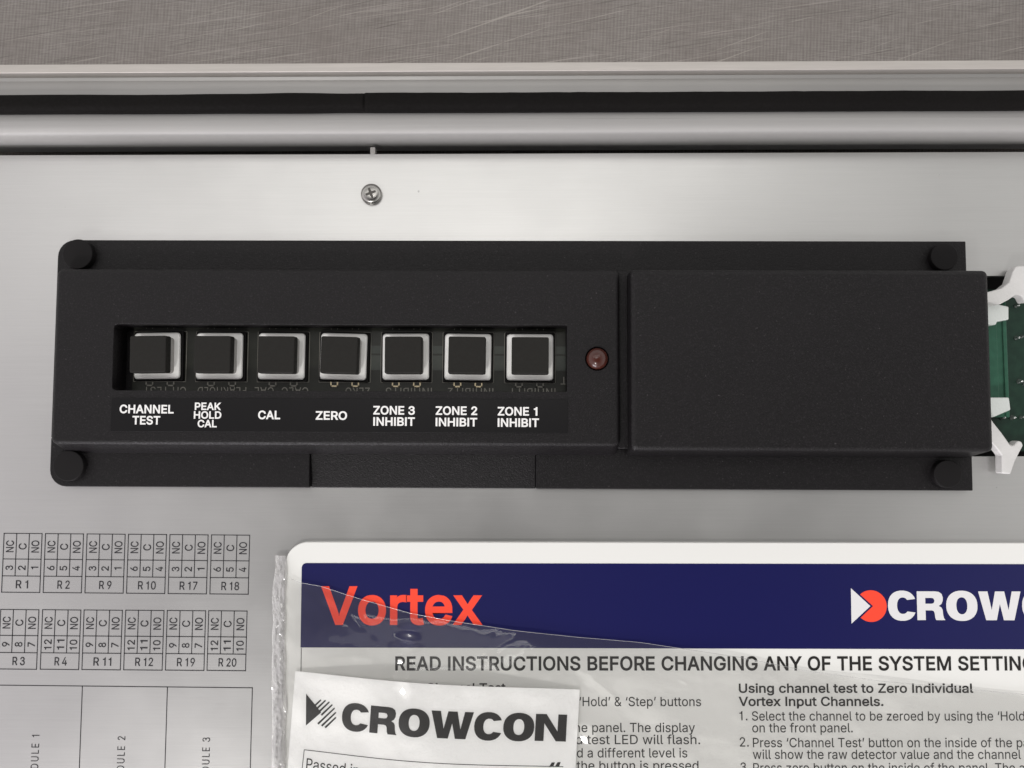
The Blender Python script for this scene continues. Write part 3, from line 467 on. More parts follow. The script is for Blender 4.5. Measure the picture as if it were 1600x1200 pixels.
bm = bmesh.new(); add_box(bm, X0, -190, -24, X1, yc - 0.1, -20)
from_bm('back_sheet', bm, M('gap_shade_backing', (0.012, 0.011, 0.010), 0.7), enc, eo)  # shade of the open gaps is put into this near-black colour
# moulded rubber seal lying in the channel, its two ends meeting by the screw
bm = bmesh.new()
yg0, yg1 = P(800, 142.5, 13.2).y, P(800, 176.5, 10).y
rings = []
xs = [X0 + i * 2.0 for i in range(int((X1 - X0) / 2) + 1)]
xj = P(570, 158, 12).x
xs = sorted(xs + [xj - 0.5, xj - 0.12, xj, xj + 0.12, xj + 0.5])
for x in xs:
    wob = 0.10 * noise.noise(Vector((x * 0.05, 3.1, 0))) + 0.05 * noise.noise(Vector((x * 0.3, 8.1, 0)))
    hump = 0.32 * math.exp(-((x - (xj - 16)) / 9) ** 2) - 0.05
    drop = -0.55 * math.exp(-((x - xj) / 0.14) ** 2)
    a, b = yg0 + wob + (hump if x < xj else 0.12) , yg1 + wob * 0.5 + (0.10 * math.exp(-((x - xj + 5) / 6) ** 2))
    zt = 13.2 + drop + wob
    pr = [(b, 10.02), (b - 0.08, 11.4), (b + 0.35, zt - 0.5), (b + 1.1, zt - 0.04), ((a + b) / 2, zt), (a - 0.8, zt - 0.06), (a - 0.2, zt - 0.45), (a, 12.2), (a, 10.02)]
    rings.append([(x, y, z) for y, z in pr])
add_loft(bm, rings)
g = from_bm('rubber_gasket', bm, rubber, None, (0, (yg0 + yg1) / 2, 10), smooth=True)
tag(g, 'long black rubber gasket strip lying in the rim channel', 'gasket')

# ------------------------------------------------------------------ mounting plate with printed tables
pt = empty('mounting_plate', (0, 0, -1.5)); po = (0, 0, -1.5)
tag(pt, 'brushed aluminium mounting plate printed with terminal tables', 'metal plate')
py1 = P(800, 240, 0).y
hx0, hx1 = P(1450, 560, 0).x, 150
hy1, hy0 = P(1570, 431, 0).y, P(1570, 713, 0).y
bm = bmesh.new()
out = [(X0 + 4, -170), (X1 - 4, -170), (X1 - 4, py1), (X0 + 4, py1)]
hol = [(hx0, hy0), (hx1, hy0), (hx1, hy1), (hx0, hy1)]
for z, fl in ((0, 1), (-1.5, 0)):
    a = [bm.verts.new((*q, z)) for q in out]; b = [bm.verts.new((*q, z)) for q in hol]
    for i in range(4): bm.faces.new((a[i], a[(i + 1) % 4], b[(i + 1) % 4], b[i]))
    if fl: A, B = a, b
for i in range(4):
    j = (i + 1) % 4
    bm.faces.new((A[i], A[j], a[j], a[i])); bm.faces.new((B[i], B[j], b[j], b[i]))
from_bm('sheet', bm, plate_metal, pt, po, bevel=0.18, seg=2)
# small spacer peg in the gap by the rim
bm = bmesh.new(); c = P(582.5, 234.5, 0)
add_prism(bm, rrect(c.x - 0.62, py1 + 0.02, c.x + 0.62, py1 + 1.75, 0.2, 3), -2.0, 0.25)
from_bm('spacer_peg', bm, key_grey, pt, po, bevel=0.1)
# relay tables: thin printed rules and upright lettering
ROT = math.radians(-0.42)
zp = 0.05
PX = 200 / F                                              # mm per pixel on the plate
def tf(base, dx, dy):
    """dx, dy in photo pixels from a printed block's top-left corner, along the print's own axes"""
    q = Vector((dx * PX * math.cos(ROT) + dy * PX * math.sin(ROT), dx * PX * math.sin(ROT) - dy * PX * math.cos(ROT)))
    return base.xy + q
def to_px(q, z):
    v = RC.transposed() @ (Vector((q.x, q.y, z)) - Vector((0, 0, D)))
    return (800 + F * v.x / -v.z, 600 - F * v.y / -v.z)
def relay_table(tx, ty, nums, rname):
    base = P(tx, ty, zp); W, H = 59.5, 90.5; r1, r2 = 39.5, 65.5
    bm = bmesh.new(); lw = 0.20
    for a, b in (((0, 0), (W, 0)), ((W, 0), (W, H)), ((0, H), (W, H)), ((0, 0), (0, H)), ((0, r1), (W, r1)), ((0, r2), (W, r2)), ((W / 3, 0), (W / 3, r2)), ((2 * W / 3, 0), (2 * W / 3, r2))):
        add_line(bm, tf(base, *a), tf(base, *b), lw, zp)
    t = from_bm_flat('relay_table', bm, ink, pt, po)
    items = []
    for k, (hd, nm) in enumerate(zip(('NC', 'C', 'NO'), nums)):
        bx = W / 3 * (k + 0.5) + 6.0
        lh = {'NC': 18, 'C': 9.5, 'NO': 18.5}[hd]; cy = 20
        items.append((hd, to_px(tf(base, bx, cy + lh / 2), zp), to_px(tf(base, bx, cy - lh / 2), zp), 12.0, 6, 0))
        lh = 7.0 if len(nm) == 1 else 15.5
        if nm == '1': lh = 4
        items.append((nm, to_px(tf(base, bx, 53 + lh / 2), zp), to_px(tf(base, bx, 53 - lh / 2), zp), 11.5, 6, 0))
    w = {2: 19, 3: 27.5}[len(rname)]
    s = rname[0] + ' ' + rname[1:]
    cx = W / 2 + 1.5
    items.append((s, to_px(tf(base, cx - w / 2, 84.5), zp), to_px(tf(base, cx + w / 2, 84.5), zp), 12.5, 6, -10))
    lettering('lettering', items, ink, t, zp + 0.02, po)
xr = [6.3, 71, 136, 200.7, 265.5, 330.5]
for i, (x, r) in enumerate(zip(xr, ('R1', 'R2', 'R9', 'R10', 'R17', 'R18'))):
    relay_table(x, 833.3 + i * 0.5, ('3', '2', '1') if i % 2 == 0 else ('6', '5', '4'), r)
xr = [1.0, 66.5, 131.3, 196.3, 261.3, 326]
for i, (x, r) in enumerate(zip(xr, ('R3', 'R4', 'R11', 'R12', 'R19', 'R20'))):
    relay_table(x, 952.3 + i * 0.4, ('9', '8', '7') if i % 2 == 0 else ('12', '11', '10'), r)
base = P(-4, 1070.6, zp); bm = bmesh.new()
for a, b in (((-60, 0), (394, 0)), ((131.5, 0), (131.5, 260)), ((263, 0), (263, 260)), ((394, 0), (394, 260))):
    add_line(bm, tf(base, *a), tf(base, *b), 0.20, zp)
t = from_bm_flat('module_table', bm, ink, pt, po)
lettering('lettering', [('MODULE ' + k, to_px(tf(base, x, 150), zp), to_px(tf(base, x, 75 + dy), zp), 11.5, -3, 110) for k, x, dy in (('1', 68, -0.5), ('2', 200.5, 0), ('3', 331, 0.5))], ink, t, zp + 0.02, po)

# pan head screw
c = P(579, 301.3, 1.8)
sc = empty('panel_screw', (c.x, c.y, 0)); so = (c.x, c.y, 0)
tag(sc, 'shiny cross head screw near the top of the aluminium plate', 'screw')
bm = bmesh.new()
R = 2.68
add_lathe(bm, c, [(R * 0.97, 0.02), (R, 0.25), (R * 0.985, 0.9), (R * 0.93, 1.25), (R * 0.82, 1.5), (R * 0.62, 1.68), (R * 0.3, 1.77), (0.02, 1.79)], 48)
head = from_bm('screw_head', bm, screw_metal, sc, so, smooth=True)
bm = bmesh.new()
for k in range(4):
    a = math.radians(20 + 90 * k); d = Vector((math.cos(a), math.sin(a))); nn = Vector((-d.y, d.x))
    q = [c.xy + nn * 0.36 - d * 0.05, c.xy - nn * 0.36 - d * 0.05, c.xy - nn * 0.27 + d * 1.35, c.xy + nn * 0.27 + d * 1.35]
    zz = [1.83, 1.83, 1.76, 1.76]
    vt = [bm.verts.new((p.x, p.y, z)) for p, z in zip(q, zz)]; vb = [bm.verts.new((p.x, p.y, z - 0.06)) for p, z in zip(q, zz)]
    bm.faces.new(vt); bm.faces.new(vb[::-1])
    for i in range(4): bm.faces.new((vt[i], vt[(i + 1) % 4], vb[(i + 1) % 4], vb[i]))
from_bm('cross_recess', bm, screw_dark, sc, so)

# ------------------------------------------------------------------ control module
mo = P(800, 567, 0); MO = (mo.x, mo.y, 0)
mod = empty('control_module', MO, math.radians(-0.22))
tag(mod, 'long black plastic control module with seven square push buttons and a raised cover', 'control panel')
fx0, fx1 = P(90.5, 376, 2.5).x, P(1508, 376, 2.5).x
fy1, fy0 = P(800, 376, 2.5).y, P(800, 763.5, 2.5).y
r = 4.2
# flange: outer parts stand a little proud of the recess in the middle of the front edge
ex0, ex1 = P(484, 740, 2.5).x, P(838, 740, 2.5).x
ym = P(800, 700, 5).y
bm = bmesh.new()
add_prism(bm, [(fx0, ym), (ex0, ym)] and rrect(fx0, fy0, ex0, ym + 2, (r, 0, 0, 0)), 0.03, 2.6)
add_prism(bm, rrect(ex1, fy0, fx1, ym + 2, 0), 0.03, 2.6)
add_loft(bm, [[(x, fy0 - 0.12, 0.03), (x, fy0 - 0.12, 0.5), (x, ym + 2, 2.3), (x, ym + 2, 0.03)] for x in (ex0 + 0.005, ex1 - 0.005)])
add_prism(bm, rrect(fx0, ym + 2.005, fx1, fy1, (0, 0, 0, r)), 0.03, 2.6)
from_bm('flange', bm, black_plastic, mod, MO, bevel=0.45, seg=3)

def ring(x0, y0, x1, y1, r, z): return [(x, y, z) for x, y in rrect(x0, y0, x1, y1, r, 5)]
ZB, ZC = 9.3, 12.2
bx0 = P(82.5, 560, ZB).x; bx1 = P(969, 560, ZB).x
by1, by0 = P(500, 421, ZB).y, P(500, 697.5, ZB).y
cx0 = P(985.5, 560, ZC).x; cx1 = P(1549.5, 560, ZC).x
cy1, cy0 = P(1200, 419.5, ZC).y, P(1200, 703.5, ZC).y
def shell(name, x0, y0, x1, y1, zt, round_r, taper, r, zbase):
    bm = bmesh.new(); rg = []
    for z, t in ((zbase, taper), (zt - round_r, 0.0)):
        rg.append(ring(x0 - t * 0.1, y0 - t, x1 + t * 0.0, y1 + t * 0.35, r, z))
    for k in range(1, 6):
        a = math.radians(90 * k / 5)
        i = round_r * (1 - math.cos(a)); rg.append(ring(x0 + i, y0 + i, x1 - i, y1 - i, max(0.15, r - i * 0.6), zt - round_r + round_r * math.sin(a)))
    add_loft(bm, rg)
    return bm
body = from_bm('housing', shell('housing', bx0, by0, bx1, by1, ZB, 1.1, 2.2, 1.6, 2.5), black_plastic, mod, MO)
# the window for the keys and the lamp hole, cut through
wx0, wx1 = P(176.5, 560, ZB).x, P(886, 560, ZB).x
wy1, wy0 = P(530, 508.5, ZB).y, P(530, 612, ZB).y
lc = P(933, 560, ZB)
cb = bmesh.new()
add_prism(cb, rrect(wx0, wy0, wx1, wy1, (0.9, 0.3, 0.3, 0.9)), 2.0, 14)
add_lathe(cb, lc, [(2.78, 6.0), (2.78, 14)], 40)
cut = from_bm('t', cb, None, mod, MO)
bo = body.modifiers.new('b', 'BOOLEAN'); bo.operation = 'DIFFERENCE'; bo.object = cut; bo.solver = 'EXACT'
bpy.context.view_layer.update()
me = bpy.data.meshes.new_from_object(body.evaluated_get(bpy.context.evaluated_depsgraph_get()))
body.modifiers.clear(); body.data = me; bpy.data.objects.remove(cut)
for p in me.polygons: p.use_smooth = False
me.materials.clear(); me.materials.append(black_plastic)
bv = body.modifiers.new('bevel', 'BEVEL'); bv.width = 0.16 * S; bv.segments = 2; bv.limit_method = 'ANGLE'; bv.angle_limit = math.radians(50)
# the step between housing and cover, and the cover
bm = bmesh.new(); add_box(bm, bx1 - 0.4, by0 - 0.5, 2.5, cx0 + 0.5, by1, ZB - 2.4)
from_bm('joint', bm, black_plastic, mod, MO, bevel=0.3)
bm = shell('cover', cx0, cy0, cx1, cy1, ZC, 1.2, 1.6, 1.3, 2.55)
cov = from_bm('cover', bm, black_plastic, mod, MO, smooth=False)
for p in cov.data.polygons: p.use_smooth = len(p.vertices) == 4
bv = body  # keep the body's own bevel
# corner posts
for px, py, rr in ((120, 399.5, 24), (107, 730.5, 24), (1475.5, 398.5, 21.5), (1482, 738, 21.5)):
    q = P(px, py, 4.4); rm = rr * (D - 4.4) / F
    bm = bmesh.new(); add_lathe(bm, q, [(rm, 2.55), (rm, 4.2), (rm - 0.06, 4.33), (rm - 0.2, 4.4), (0.02, 4.4)], 48)
    o = from_bm('corner_post', bm, smooth_black, mod, MO)
# circuit board behind the window
pb0 = P(208, 560, 3).x
bm = bmesh.new(); add_box(bm, pb0, by0 + 0.5, 2.62, bx1 - 1, by1 - 0.5, 3.0)
board = from_bm('circuit_board', bm, pcb_dark, mod, MO)
keys_x = [250.5 + 96.25 * k for k in range(7)]
KY = 559.3
sb = bmesh.new(); tb = bmesh.new(); gb = bmesh.new()
zs = 3.05
for k, kx in enumerate(keys_x):
    a, b = P(kx - 39.7, KY - 39, zs), P(kx + 39.7, KY + 39, zs)
    for s, e in (((a.x, a.y), (b.x, a.y)), ((b.x, a.y), (b.x, b.y)), ((b.x, b.y), (a.x, b.y)), ((a.x, b.y), (a.x, a.y))): add_line(sb, s, e, 0.13, zs)
    for dx in (-17, 16):
        for y, up in ((KY - 44, -1), (KY + 39.5, 1)):
            p = P(kx + dx - 5, y, zs); q = P(kx + dx + 5, y + 5.5 * up, zs)
            tgt = gb if (k in (3, 4, 5) and up == 1) else sb
            wd = 0.34 if up == 1 else 0.15
            for s, e in (((p.x, p.y), (p.x, q.y)), ((p.x, q.y), (q.x, q.y)), ((q.x, q.y), (q.x, p.y))): add_line(tgt, s, e, wd, zs + 0.01)
    if k >= 3 :
        p, q = P(kx + 40, 541, zs), P(min(kx + 57, 884), 553, zs); add_box(tb, p.x, q.y, 3.005, q.x, p.y, 3.03)
        p, q = P(kx + 40, 556, zs), P(min(kx + 57, 884), 579, zs); add_box(tb, p.x, q.y, 3.005, q.x, p.y, 3.03)
from_bm('copper_track', tb, pcb_track, board, MO)
from_bm_flat('outline_print', sb, silk, board, MO)
from_bm_flat('solder_pad', gb, gold, board, MO)
sk = []
for s, a, b in (('CH TEST', 291, 225), ('PEAKHOLD', 385, 309), ('CALC  CAL', 482, 398), ('ZERO', 578, 540), ('INHIBIT3', 675, 603), ('INHIBIT2', 771, 700), ('INHIBIT1', 868, 800)):
    sk.append((s, (a, 606.5), (b, 606.5), 13, 2, 30))
sk.append(('T', (886, 588.5), (876, 588.5), 12, 2, 0))
lettering('lettering', sk, silk, board, zs + 0.015, MO)

# push buttons: white base, grey stem, black square cap
kc0 = P(keys_x[0], KY - 0.3, 3)
def make_key(x, y):
    e = empty('push_button', (0, 0, 0)); e.parent = mod
    e.location = ((x - MO[0]) * S, (y - MO[1]) * S, 3.0 * S)
    o3 = (0, 0, 3.0)
    bm = bmesh.new(); add_prism(bm, rrect(-6.15, -6.15, 6.15, 6.15, 0.3), 3.01, 3.9)
    from_bm('switch_body', bm, smooth_black, e, o3, bevel=0.15)
    bm = bmesh.new(); rg = []
    for z, i in ((3.95, 0.3), (4.15, 0.05), (4.55, 0.0), (4.85, 0.12), (5.0, 0.35), (5.0, 1.0)):
        pts = rrect(-5.72 + i, -5.72 + i, 5.72 - i, 5.72 - i, 0.8, 5)
        rg.append([(x + 0.05 * noise.noise(Vector((x * 1.4, y * 1.4, 5))), y + 0.05 * noise.noise(Vector((x * 1.4, y * 1.4, 9))), z) for x, y in pts])
    add_loft(bm, rg); from_bm('key_base', bm, key_white, e, o3)
    bm = bmesh.new(); add_loft(bm, [[(x, y, z) for x, y in rrect(-4.3 + i, -4.3 + i, 4.3 - i, 4.3 - i, 0.85, 5)] for z, i in ((5.0, -0.12), (5.6, 0.0), (5.9, 0.16), (6.1, 0.0), (7.4, 0.08))])
    from_bm('key_stem', bm, key_grey, e, o3)
    bm = bmesh.new(); add_loft(bm, [[(x, y, z) for x, y in rrect(-4.5 + i, -4.5 + i, 4.5 - i, 4.5 - i, 0.42, 4)] for z, i in ((7.0, 0.0), (9.15, 0.05), (9.35, 0.12), (9.42, 0.3))])
    from_bm('key_cap', bm, cap_black, e, o3)
    return e
def copy_child_tree(o, parent):
    c = o.copy(); col.objects.link(c); c.parent = parent
    for ch in o.children: copy_child_tree(ch, c)
    return c
random.seed(4)
proto = make_key(kc0.x, kc0.y)
for k, kx in enumerate(keys_x):
    q = P(kx, KY - 0.3, 3)
    o = proto if k == 0 else copy_child_tree(proto, mod)
    o.location = ((q.x - MO[0]) * S, (q.y - MO[1]) * S, 3.0 * S)
    tw = (0.7, 0.0, -0.3, -1.4, 0.3, -0.6, -0.2)[k]
    o.rotation_euler = (math.radians((0.3, 0, 0.2, 0.5, 0, -0.3, 0.2)[k]), math.radians((-1.5, 0, 0.6, -0.8, 0.3, 0.4, -0.2)[k]), math.radians(tw))
    o['label'] = ('square black push button above the ' + ('CHANNEL TEST', 'PEAK HOLD CAL', 'CAL', 'ZERO', 'ZONE 3 INHIBIT', 'ZONE 2 INHIBIT', 'ZONE 1 INHIBIT')[k] + ' lettering')
    o['group'] = 'square push buttons in the module window'
# red indicator lamp in its hole
bm = bmesh.new(); R = 2.55
add_lathe(bm, lc, [(R, 6.0), (R, 9.4)] + [(max(0.02, R * math.cos(math.radians(a))), 9.4 + R * 0.72 * math.sin(math.radians(a))) for a in range(8, 91, 8)] + [(0.02, 9.4 + R * 0.722)], 40)
from_bm('indicator_lamp', bm, led_red, mod, MO, smooth=True)
# printed strip under the keys
ls0, ls1 = P(174, 650, ZB).x, P(887.5, 650, ZB).x
ly1, ly0 = P(530, 624, ZB).y, P(530, 676.5, ZB).y
bm = bmesh.new(); add_prism(bm, rrect(ls0, ly0, ls1, ly1, 0.2, 2), ZB + 0.02, ZB + 0.16)
stp = from_bm('label_strip', bm, strip_black, mod, MO, bevel=0.05, seg=1)
zl = ZB + 0.19
def two(lines, cap=13.5):
    return [(s, (a, y), (b, y + 0.002 * (b - a)), cap, 22, 8) for s, a, b, y in lines]
for words in (two([('CHANNEL', 187, 271.5, 648), ('TEST', 207, 250.5, 665.5)]),
              two([('PEAK', 304.5, 345, 642.5), ('HOLD', 303, 346, 656), ('CAL', 309, 339, 669.5)], 11.7),
              two([('CAL', 403.5, 438, 656.5)]), two([('ZERO', 493.5, 542.5, 657)]),
              two([('ZONE 3', 583.5, 648.5, 648.5), ('INHIBIT', 583.5, 648.5, 666)]),
              two([('ZONE 2', 681, 746, 648.7), ('INHIBIT', 681, 746, 666.5)]),
              two([('ZONE 1', 778, 840, 649.3), ('INHIBIT', 778, 842.5, 667)])):
    lettering('lettering', words, white_ink, stp, zl, MO)

# ------------------------------------------------------------------ wiring bay at the right: board, header and latches
q = P(1570, 570, -6); BO = (q.x, q.y, -6)
bay = empty('circuit_board', BO)
tag(bay, 'green circuit board with solder joints seen through the opening beside the black cover', 'circuit board')
y1, y0 = P(1570, 452, -6).y, P(1570, 705, -6).y
bm = bmesh.new(); add_box(bm, hx0 + 6, y0, -7.6, 142, y1, -6)
from_bm('board', bm, pcb_green, bay, BO)
a, b = P(1520, 470, -2), P(1579, 652, -2)
bm = bmesh.new(); add_box(bm, a.x, b.y, -5.98, b.x - 0.9, a.y, -2.6)
add_box(bm, a.x, b.y, -2.6, P(1560, 570, -2).x, a.y, -2.1); add_box(bm, b.x - 1.0, b.y, -2.6, b.x, a.y, -2.2)
from_bm('riser', bm, pcb_light, bay, BO, bevel=0.25)
for px, py, rr in ((1588, 478, 3.2), (1588.5, 528, 3.6), (1597, 526, 3), (1593, 596, 4), (1566, 652.5, 4), (1582, 652.5, 4.2), (1596, 652, 3), (1603, 600, 4)):
    p = P(px, py, -5.6); rm = rr * 205 / F
    bm = bmesh.new(); add_lathe(bm, p, [(rm, -6), (rm * 0.85, -5.6), (rm * 0.45, -5.1), (0.25, -4.4), (0.02, -4.35)], 16)
    from_bm('solder_joint', bm, solder, bay, BO, smooth=True)
q = P(1560, 570, 0); HO = (q.x, q.y, -2)
hd = empty('ribbon_connector', HO)
tag(hd, 'pale plastic ribbon connector with two ejector latches at the right end of the black cover', 'connector')
def blk(name, pts, z0, z1, mat, bev=0.3):
    bm = bmesh.new(); add_prism(bm, [P(x, y, z1).xy[:] for x, y in pts], z0, z1)
    return from_bm(name, bm, mat, hd, HO, bevel=bev)
blk('socket_end', [(1535, 470), (1548, 471), (1563, 476), (1576.5, 479), (1576.5, 499.5), (1558.5, 502), (1556.5, 507.5), (1535, 507.5)], -2, 1.5, block_white)
blk('socket_end', [(1535, 621), (1577, 621), (1579.5, 640.5), (1552.5, 652), (1535, 655)], -2, 1.5, block_white)
blk('ejector_latch', [(1535, 458), (1548, 455), (1566, 450), (1577, 441), (1583, 424), (1587, 416.5), (1592, 415), (1625, 415), (1628, 440), (1618, 470), (1602, 472), (1597, 462.5), (1588, 460), (1577, 468), (1562, 476), (1535, 471)], 1.2, 4.4, latch_grey, 0.35)
blk('ejector_latch', [(1540, 640), (1552.5, 660), (1566, 677), (1580, 696.6), (1586, 695), (1589, 690), (1593, 688.5), (1597.5, 691), (1599, 696.6), (1593, 707.5), (1586, 721.5), (1579.5, 740.8), (1566, 740), (1565.5, 711), (1554, 696.6), (1540, 680)], 1.4, 4.4, latch_grey, 0.35)

# ------------------------------------------------------------------ instruction board
IZ = 1.0
q = P(1000, 1000, 0); IO = (q.x, q.y, 0)
ib = empty('instruction_board', IO)
tag(ib, 'white instruction board with blue header band and black text on the aluminium plate', 'sign')
ix0, iy1 = P(443.5, 1000, IZ).x, P(900, 847.5, IZ).y
bm = bmesh.new(); add_prism(bm, rrect(ix0, -165, 186, iy1, (0, 0, 0, 5.6), 10), 0.02, IZ)
from_bm('panel', bm, off_white, ib, IO, bevel=0.2, seg=2)
nx0, ny1, ny0 = P(470.5, 950, IZ).x, P(1000, 880.5, IZ).y, P(1000, 1013, IZ).y
z1 = IZ + 0.04
bm = bmesh.new(); bm.faces.new([bm.verts.new((x, y, z1)) for x, y in rrect(nx0, ny0, 184, ny1, (0, 0, 0, 1.2), 6)])
band = from_bm_flat('header_band', bm, navy, ib, IO)
z2 = z1 + 0.04
lettering('lettering', [('Vortex', (502, 976.5), (752, 976.5), 59, 20, 8)], red_ink, band, z2, IO)
lettering('lettering', [('CROWCON', (1388, 968.8), (1744, 969.5), 43.5, 'heavy', 22)], logo_white, band, z2, IO)
bm = bmesh.new(); pts = [P(*q, z2) for q in ((1329.5, 919), (1330.5, 974.5), (1360, 947))]
bm.faces.new([bm.verts.new(p) for p in pts]); from_bm_flat('logo_arrow', bm, logo_white, band, IO)
c = P(1361, 947, z2); R = 24 * 199 / F
pts = [P(1361, 947, z2)]
# disc with the arrow's wedge bitten out of its left side
pts = [(P(1364, 947, z2).xy)] + [Vector((c.x + R * math.cos(a), c.y + R * math.sin(a))) for a in [math.radians(-133 + 266 * k / 40) for k in range(41)]]
bm = bmesh.new(); bm.faces.new([bm.verts.new((p.x, p.y, z2)) for p in pts]); from_bm_flat('logo_disc', bm, red_ink, band, IO)
bm = bmesh.new(); a = P(470.8, 1013, z1); add_line(bm, (a.x, a.y), (a.x, -165), 0.16, z1); from_bm_flat('border_rule', bm, print_black, ib, IO)
tx = [('READ INSTRUCTIONS BEFORE CHANGING ANY OF THE SYSTEM SETTINGS', (617.5, 1047.8), (1635.5, 1047.8), 21.5, 20, 10)]
B = 17
for s, a, b, y, cap, bold in (
    ('For Channel Test', 630, 790, 1081.5, 13.6, B), ('Using channel test to Zero Individual', 1154.5, 1521, 1082.7, 14, B), ('Vortex Input Channels.', 1154.5, 1380.5, 1103.3, 14, B),
    ('Press \u2018Hold\u2019 & \u2018Step\u2019 buttons', 852, 1095.5, 1103.4, 13.8, 3), ('of the panel. The display', 868, 1086, 1144, 13.8, 3), ('and test LED will flash.', 876, 1094, 1162.8, 13.8, 3),
    ('and a different level is', 880, 1074, 1183.6, 13.8, 3), ('until the button is pressed', 858, 1091.5, 1203.5, 13.8, 3),
    ('1.', 1155.5, 1168, 1125.6, 13.8, 3), ('Select the channel to be zeroed by using the \u2018Hold\u2019', 1175, 1606.5, 1126, 13.8, 3), ('on the front panel.', 1175.5, 1332.5, 1144.4, 13.8, 3),
    ('2.', 1156, 1170, 1166.6, 13.8, 3), ('Press \u2018Channel Test\u2019 button on the inside of the panel', 1176.5, 1635, 1167.6, 13.8, 3), ('will show the raw detector value and the channel', 1176.5, 1595.5, 1186, 13.8, 3),
    ('3.', 1157, 1170.5, 1206, 13.8, 3), ('Press zero button on the inside of the panel. The a', 1177, 1601, 1207, 13.8, 3)):
    tx.append((s, (a, y), (b, y), cap, bold, 0))
lettering('instruction_text', tx, print_black, ib, z1, IO)

# ------------------------------------------------------------------ inspection card, bulging inside a clear pouch
A = P(461, 1049, 1.9); Bc = P(906, 1078, 1.9)
ex = (Bc - A).xy.normalized(); ey = Vector((ex.y, -ex.x)); CW = (Bc - A).xy.length; CH = 60.0
def card_uv(x, y):
    d = Vector((x - A.x, y - A.y)); return d.dot(ex), d.dot(ey)
def card_z(x, y):
    u, v = card_uv(x, y); t = min(1, max(0, u / CW))
    return 1.75 + 3.1 * math.sin(math.pi * t) ** 1.3 + 0.35 * math.sin(math.pi * 2 * t) * 0.5 + 0.012 * max(0, v)
CO = (A.x, A.y, 1.7)
cd = empty('inspection_card', CO)
tag(cd, 'white inspection card with black logo lettering inside the clear pouch', 'card')
bm = bmesh.new(); nu, nv = 48, 24
def grid_sheet(bm, f, nu, nv, thick):
    top = [[bm.verts.new(f(i / nu, j / nv)) for i in range(nu + 1)] for j in range(nv + 1)]
    bot = [[bm.verts.new(Vector(f(i / nu, j / nv)) - Vector((0, 0, thick))) for i in range(nu + 1)] for j in range(nv + 1)]
    for j in range(nv):
        for i in range(nu):
            bm.faces.new((top[j][i], top[j + 1][i], top[j + 1][i + 1], top[j][i + 1])); bm.faces.new((bot[j][i], bot[j][i + 1], bot[j + 1][i + 1], bot[j + 1][i]))
    for j in range(nv):
        bm.faces.new((top[j][0], bot[j][0], bot[j + 1][0], top[j + 1][0])); bm.faces.new((top[j][nu], top[j + 1][nu], bot[j + 1][nu], bot[j][nu]))
    for i in range(nu):
        bm.faces.new((top[0][i], top[0][i + 1], bot[0][i + 1], bot[0][i])); bm.faces.new((top[nv][i], bot[nv][i], bot[nv][i + 1], top[nv][i + 1]))
def cardpt(u, v):
    q = A.xy + ex * (u * CW) + ey * (v * CH); return (q.x, q.y, card_z(q.x, q.y))
grid_sheet(bm, cardpt, nu, nv, 0.25)
from_bm('card_sheet', bm, card_white, cd, CO, smooth=False)
zf = lambda x, y: card_z(x, y) + 0.05
lettering('lettering', [('CROWCON', (535, 1136), (884, 1158.5), 40, 'heavy', 22)], print_black, cd, 2.0, CO, zf)
lettering('lettering', [('Passed inspection', (479, 1200), (640, 1212), 16, 2, 0)], print_black, cd, 2.0, CO, zf)
lettering('lettering', [('\u201c', (858, 1207), (876, 1207), 16, 10, 0)], print_black, cd, 2.0, CO, zf)
bm = bmesh.new()
def card_poly(px):
    pts = [P(x, y, 2.0) for x, y in px]
    bm.faces.new([bm.verts.new((p.x, p.y, zf(p.x, p.y))) for p in pts])
card_poly([(478.5, 1083.5), (478.5, 1133), (503, 1111.5)])
from_bm_flat('logo_arrow', bm, print_black, cd, CO)
bm = bmesh.new(); c = (505, 1114); R = 22
for k, off in enumerate((-17.5, -12.0, -6.2, 0.0, 6.2, 12.4, 18)):
    # stripes at 45 degrees, clipped by the disc; those over the arrow start at its edge
    hw = math.sqrt(max(0, R * R - off * off)); dx, dy = math.cos(math.radians(-44)), math.sin(math.radians(-44))
    nx, ny = -dy, dx
    s0 = -hw if off > 3 else max(-hw, -2 - (3 - off) * 0.12)
    if off > 3: s0 = max(-hw, -16 + (off - 6) * 0.4)
    w = 1.5
    q = []
    for s, t in ((s0, -w), (hw, -w * 0.7), (hw, w * 0.7), (s0, w)):
        q.append((c[0] + dx * s + nx * (off + t), c[1] + dy * s + ny * (off + t)))
    card_poly(q)
from_bm_flat('logo_stripes', bm, print_black, cd, CO)
bm = bmesh.new()
def card_line(pts, w):
    for (xa, ya), (xb, yb) in zip(pts, pts[1:]):
        a, b = P(xa, ya, 2.0), P(xb, yb, 2.0); n = 6
        d = (b - a).xy.normalized(); nn = Vector((-d.y, d.x)) * w / 2
        for i in range(n):
            p, q = a.lerp(b, i / n).xy, a.lerp(b, (i + 1) / n).xy
            bm.faces.new([bm.verts.new((t.x, t.y, zf(t.x, t.y))) for t in (p - nn, q - nn, q + nn, p + nn)])
card_line([(476, 1170.5), (540, 1174.5), (600, 1178.5), (680, 1184), (760, 1189.5), (880, 1197.5)], 0.16)
card_line([(476, 1170.5), (470, 1225)], 0.16)
from_bm_flat('border_rule', bm, print_black, cd, CO)

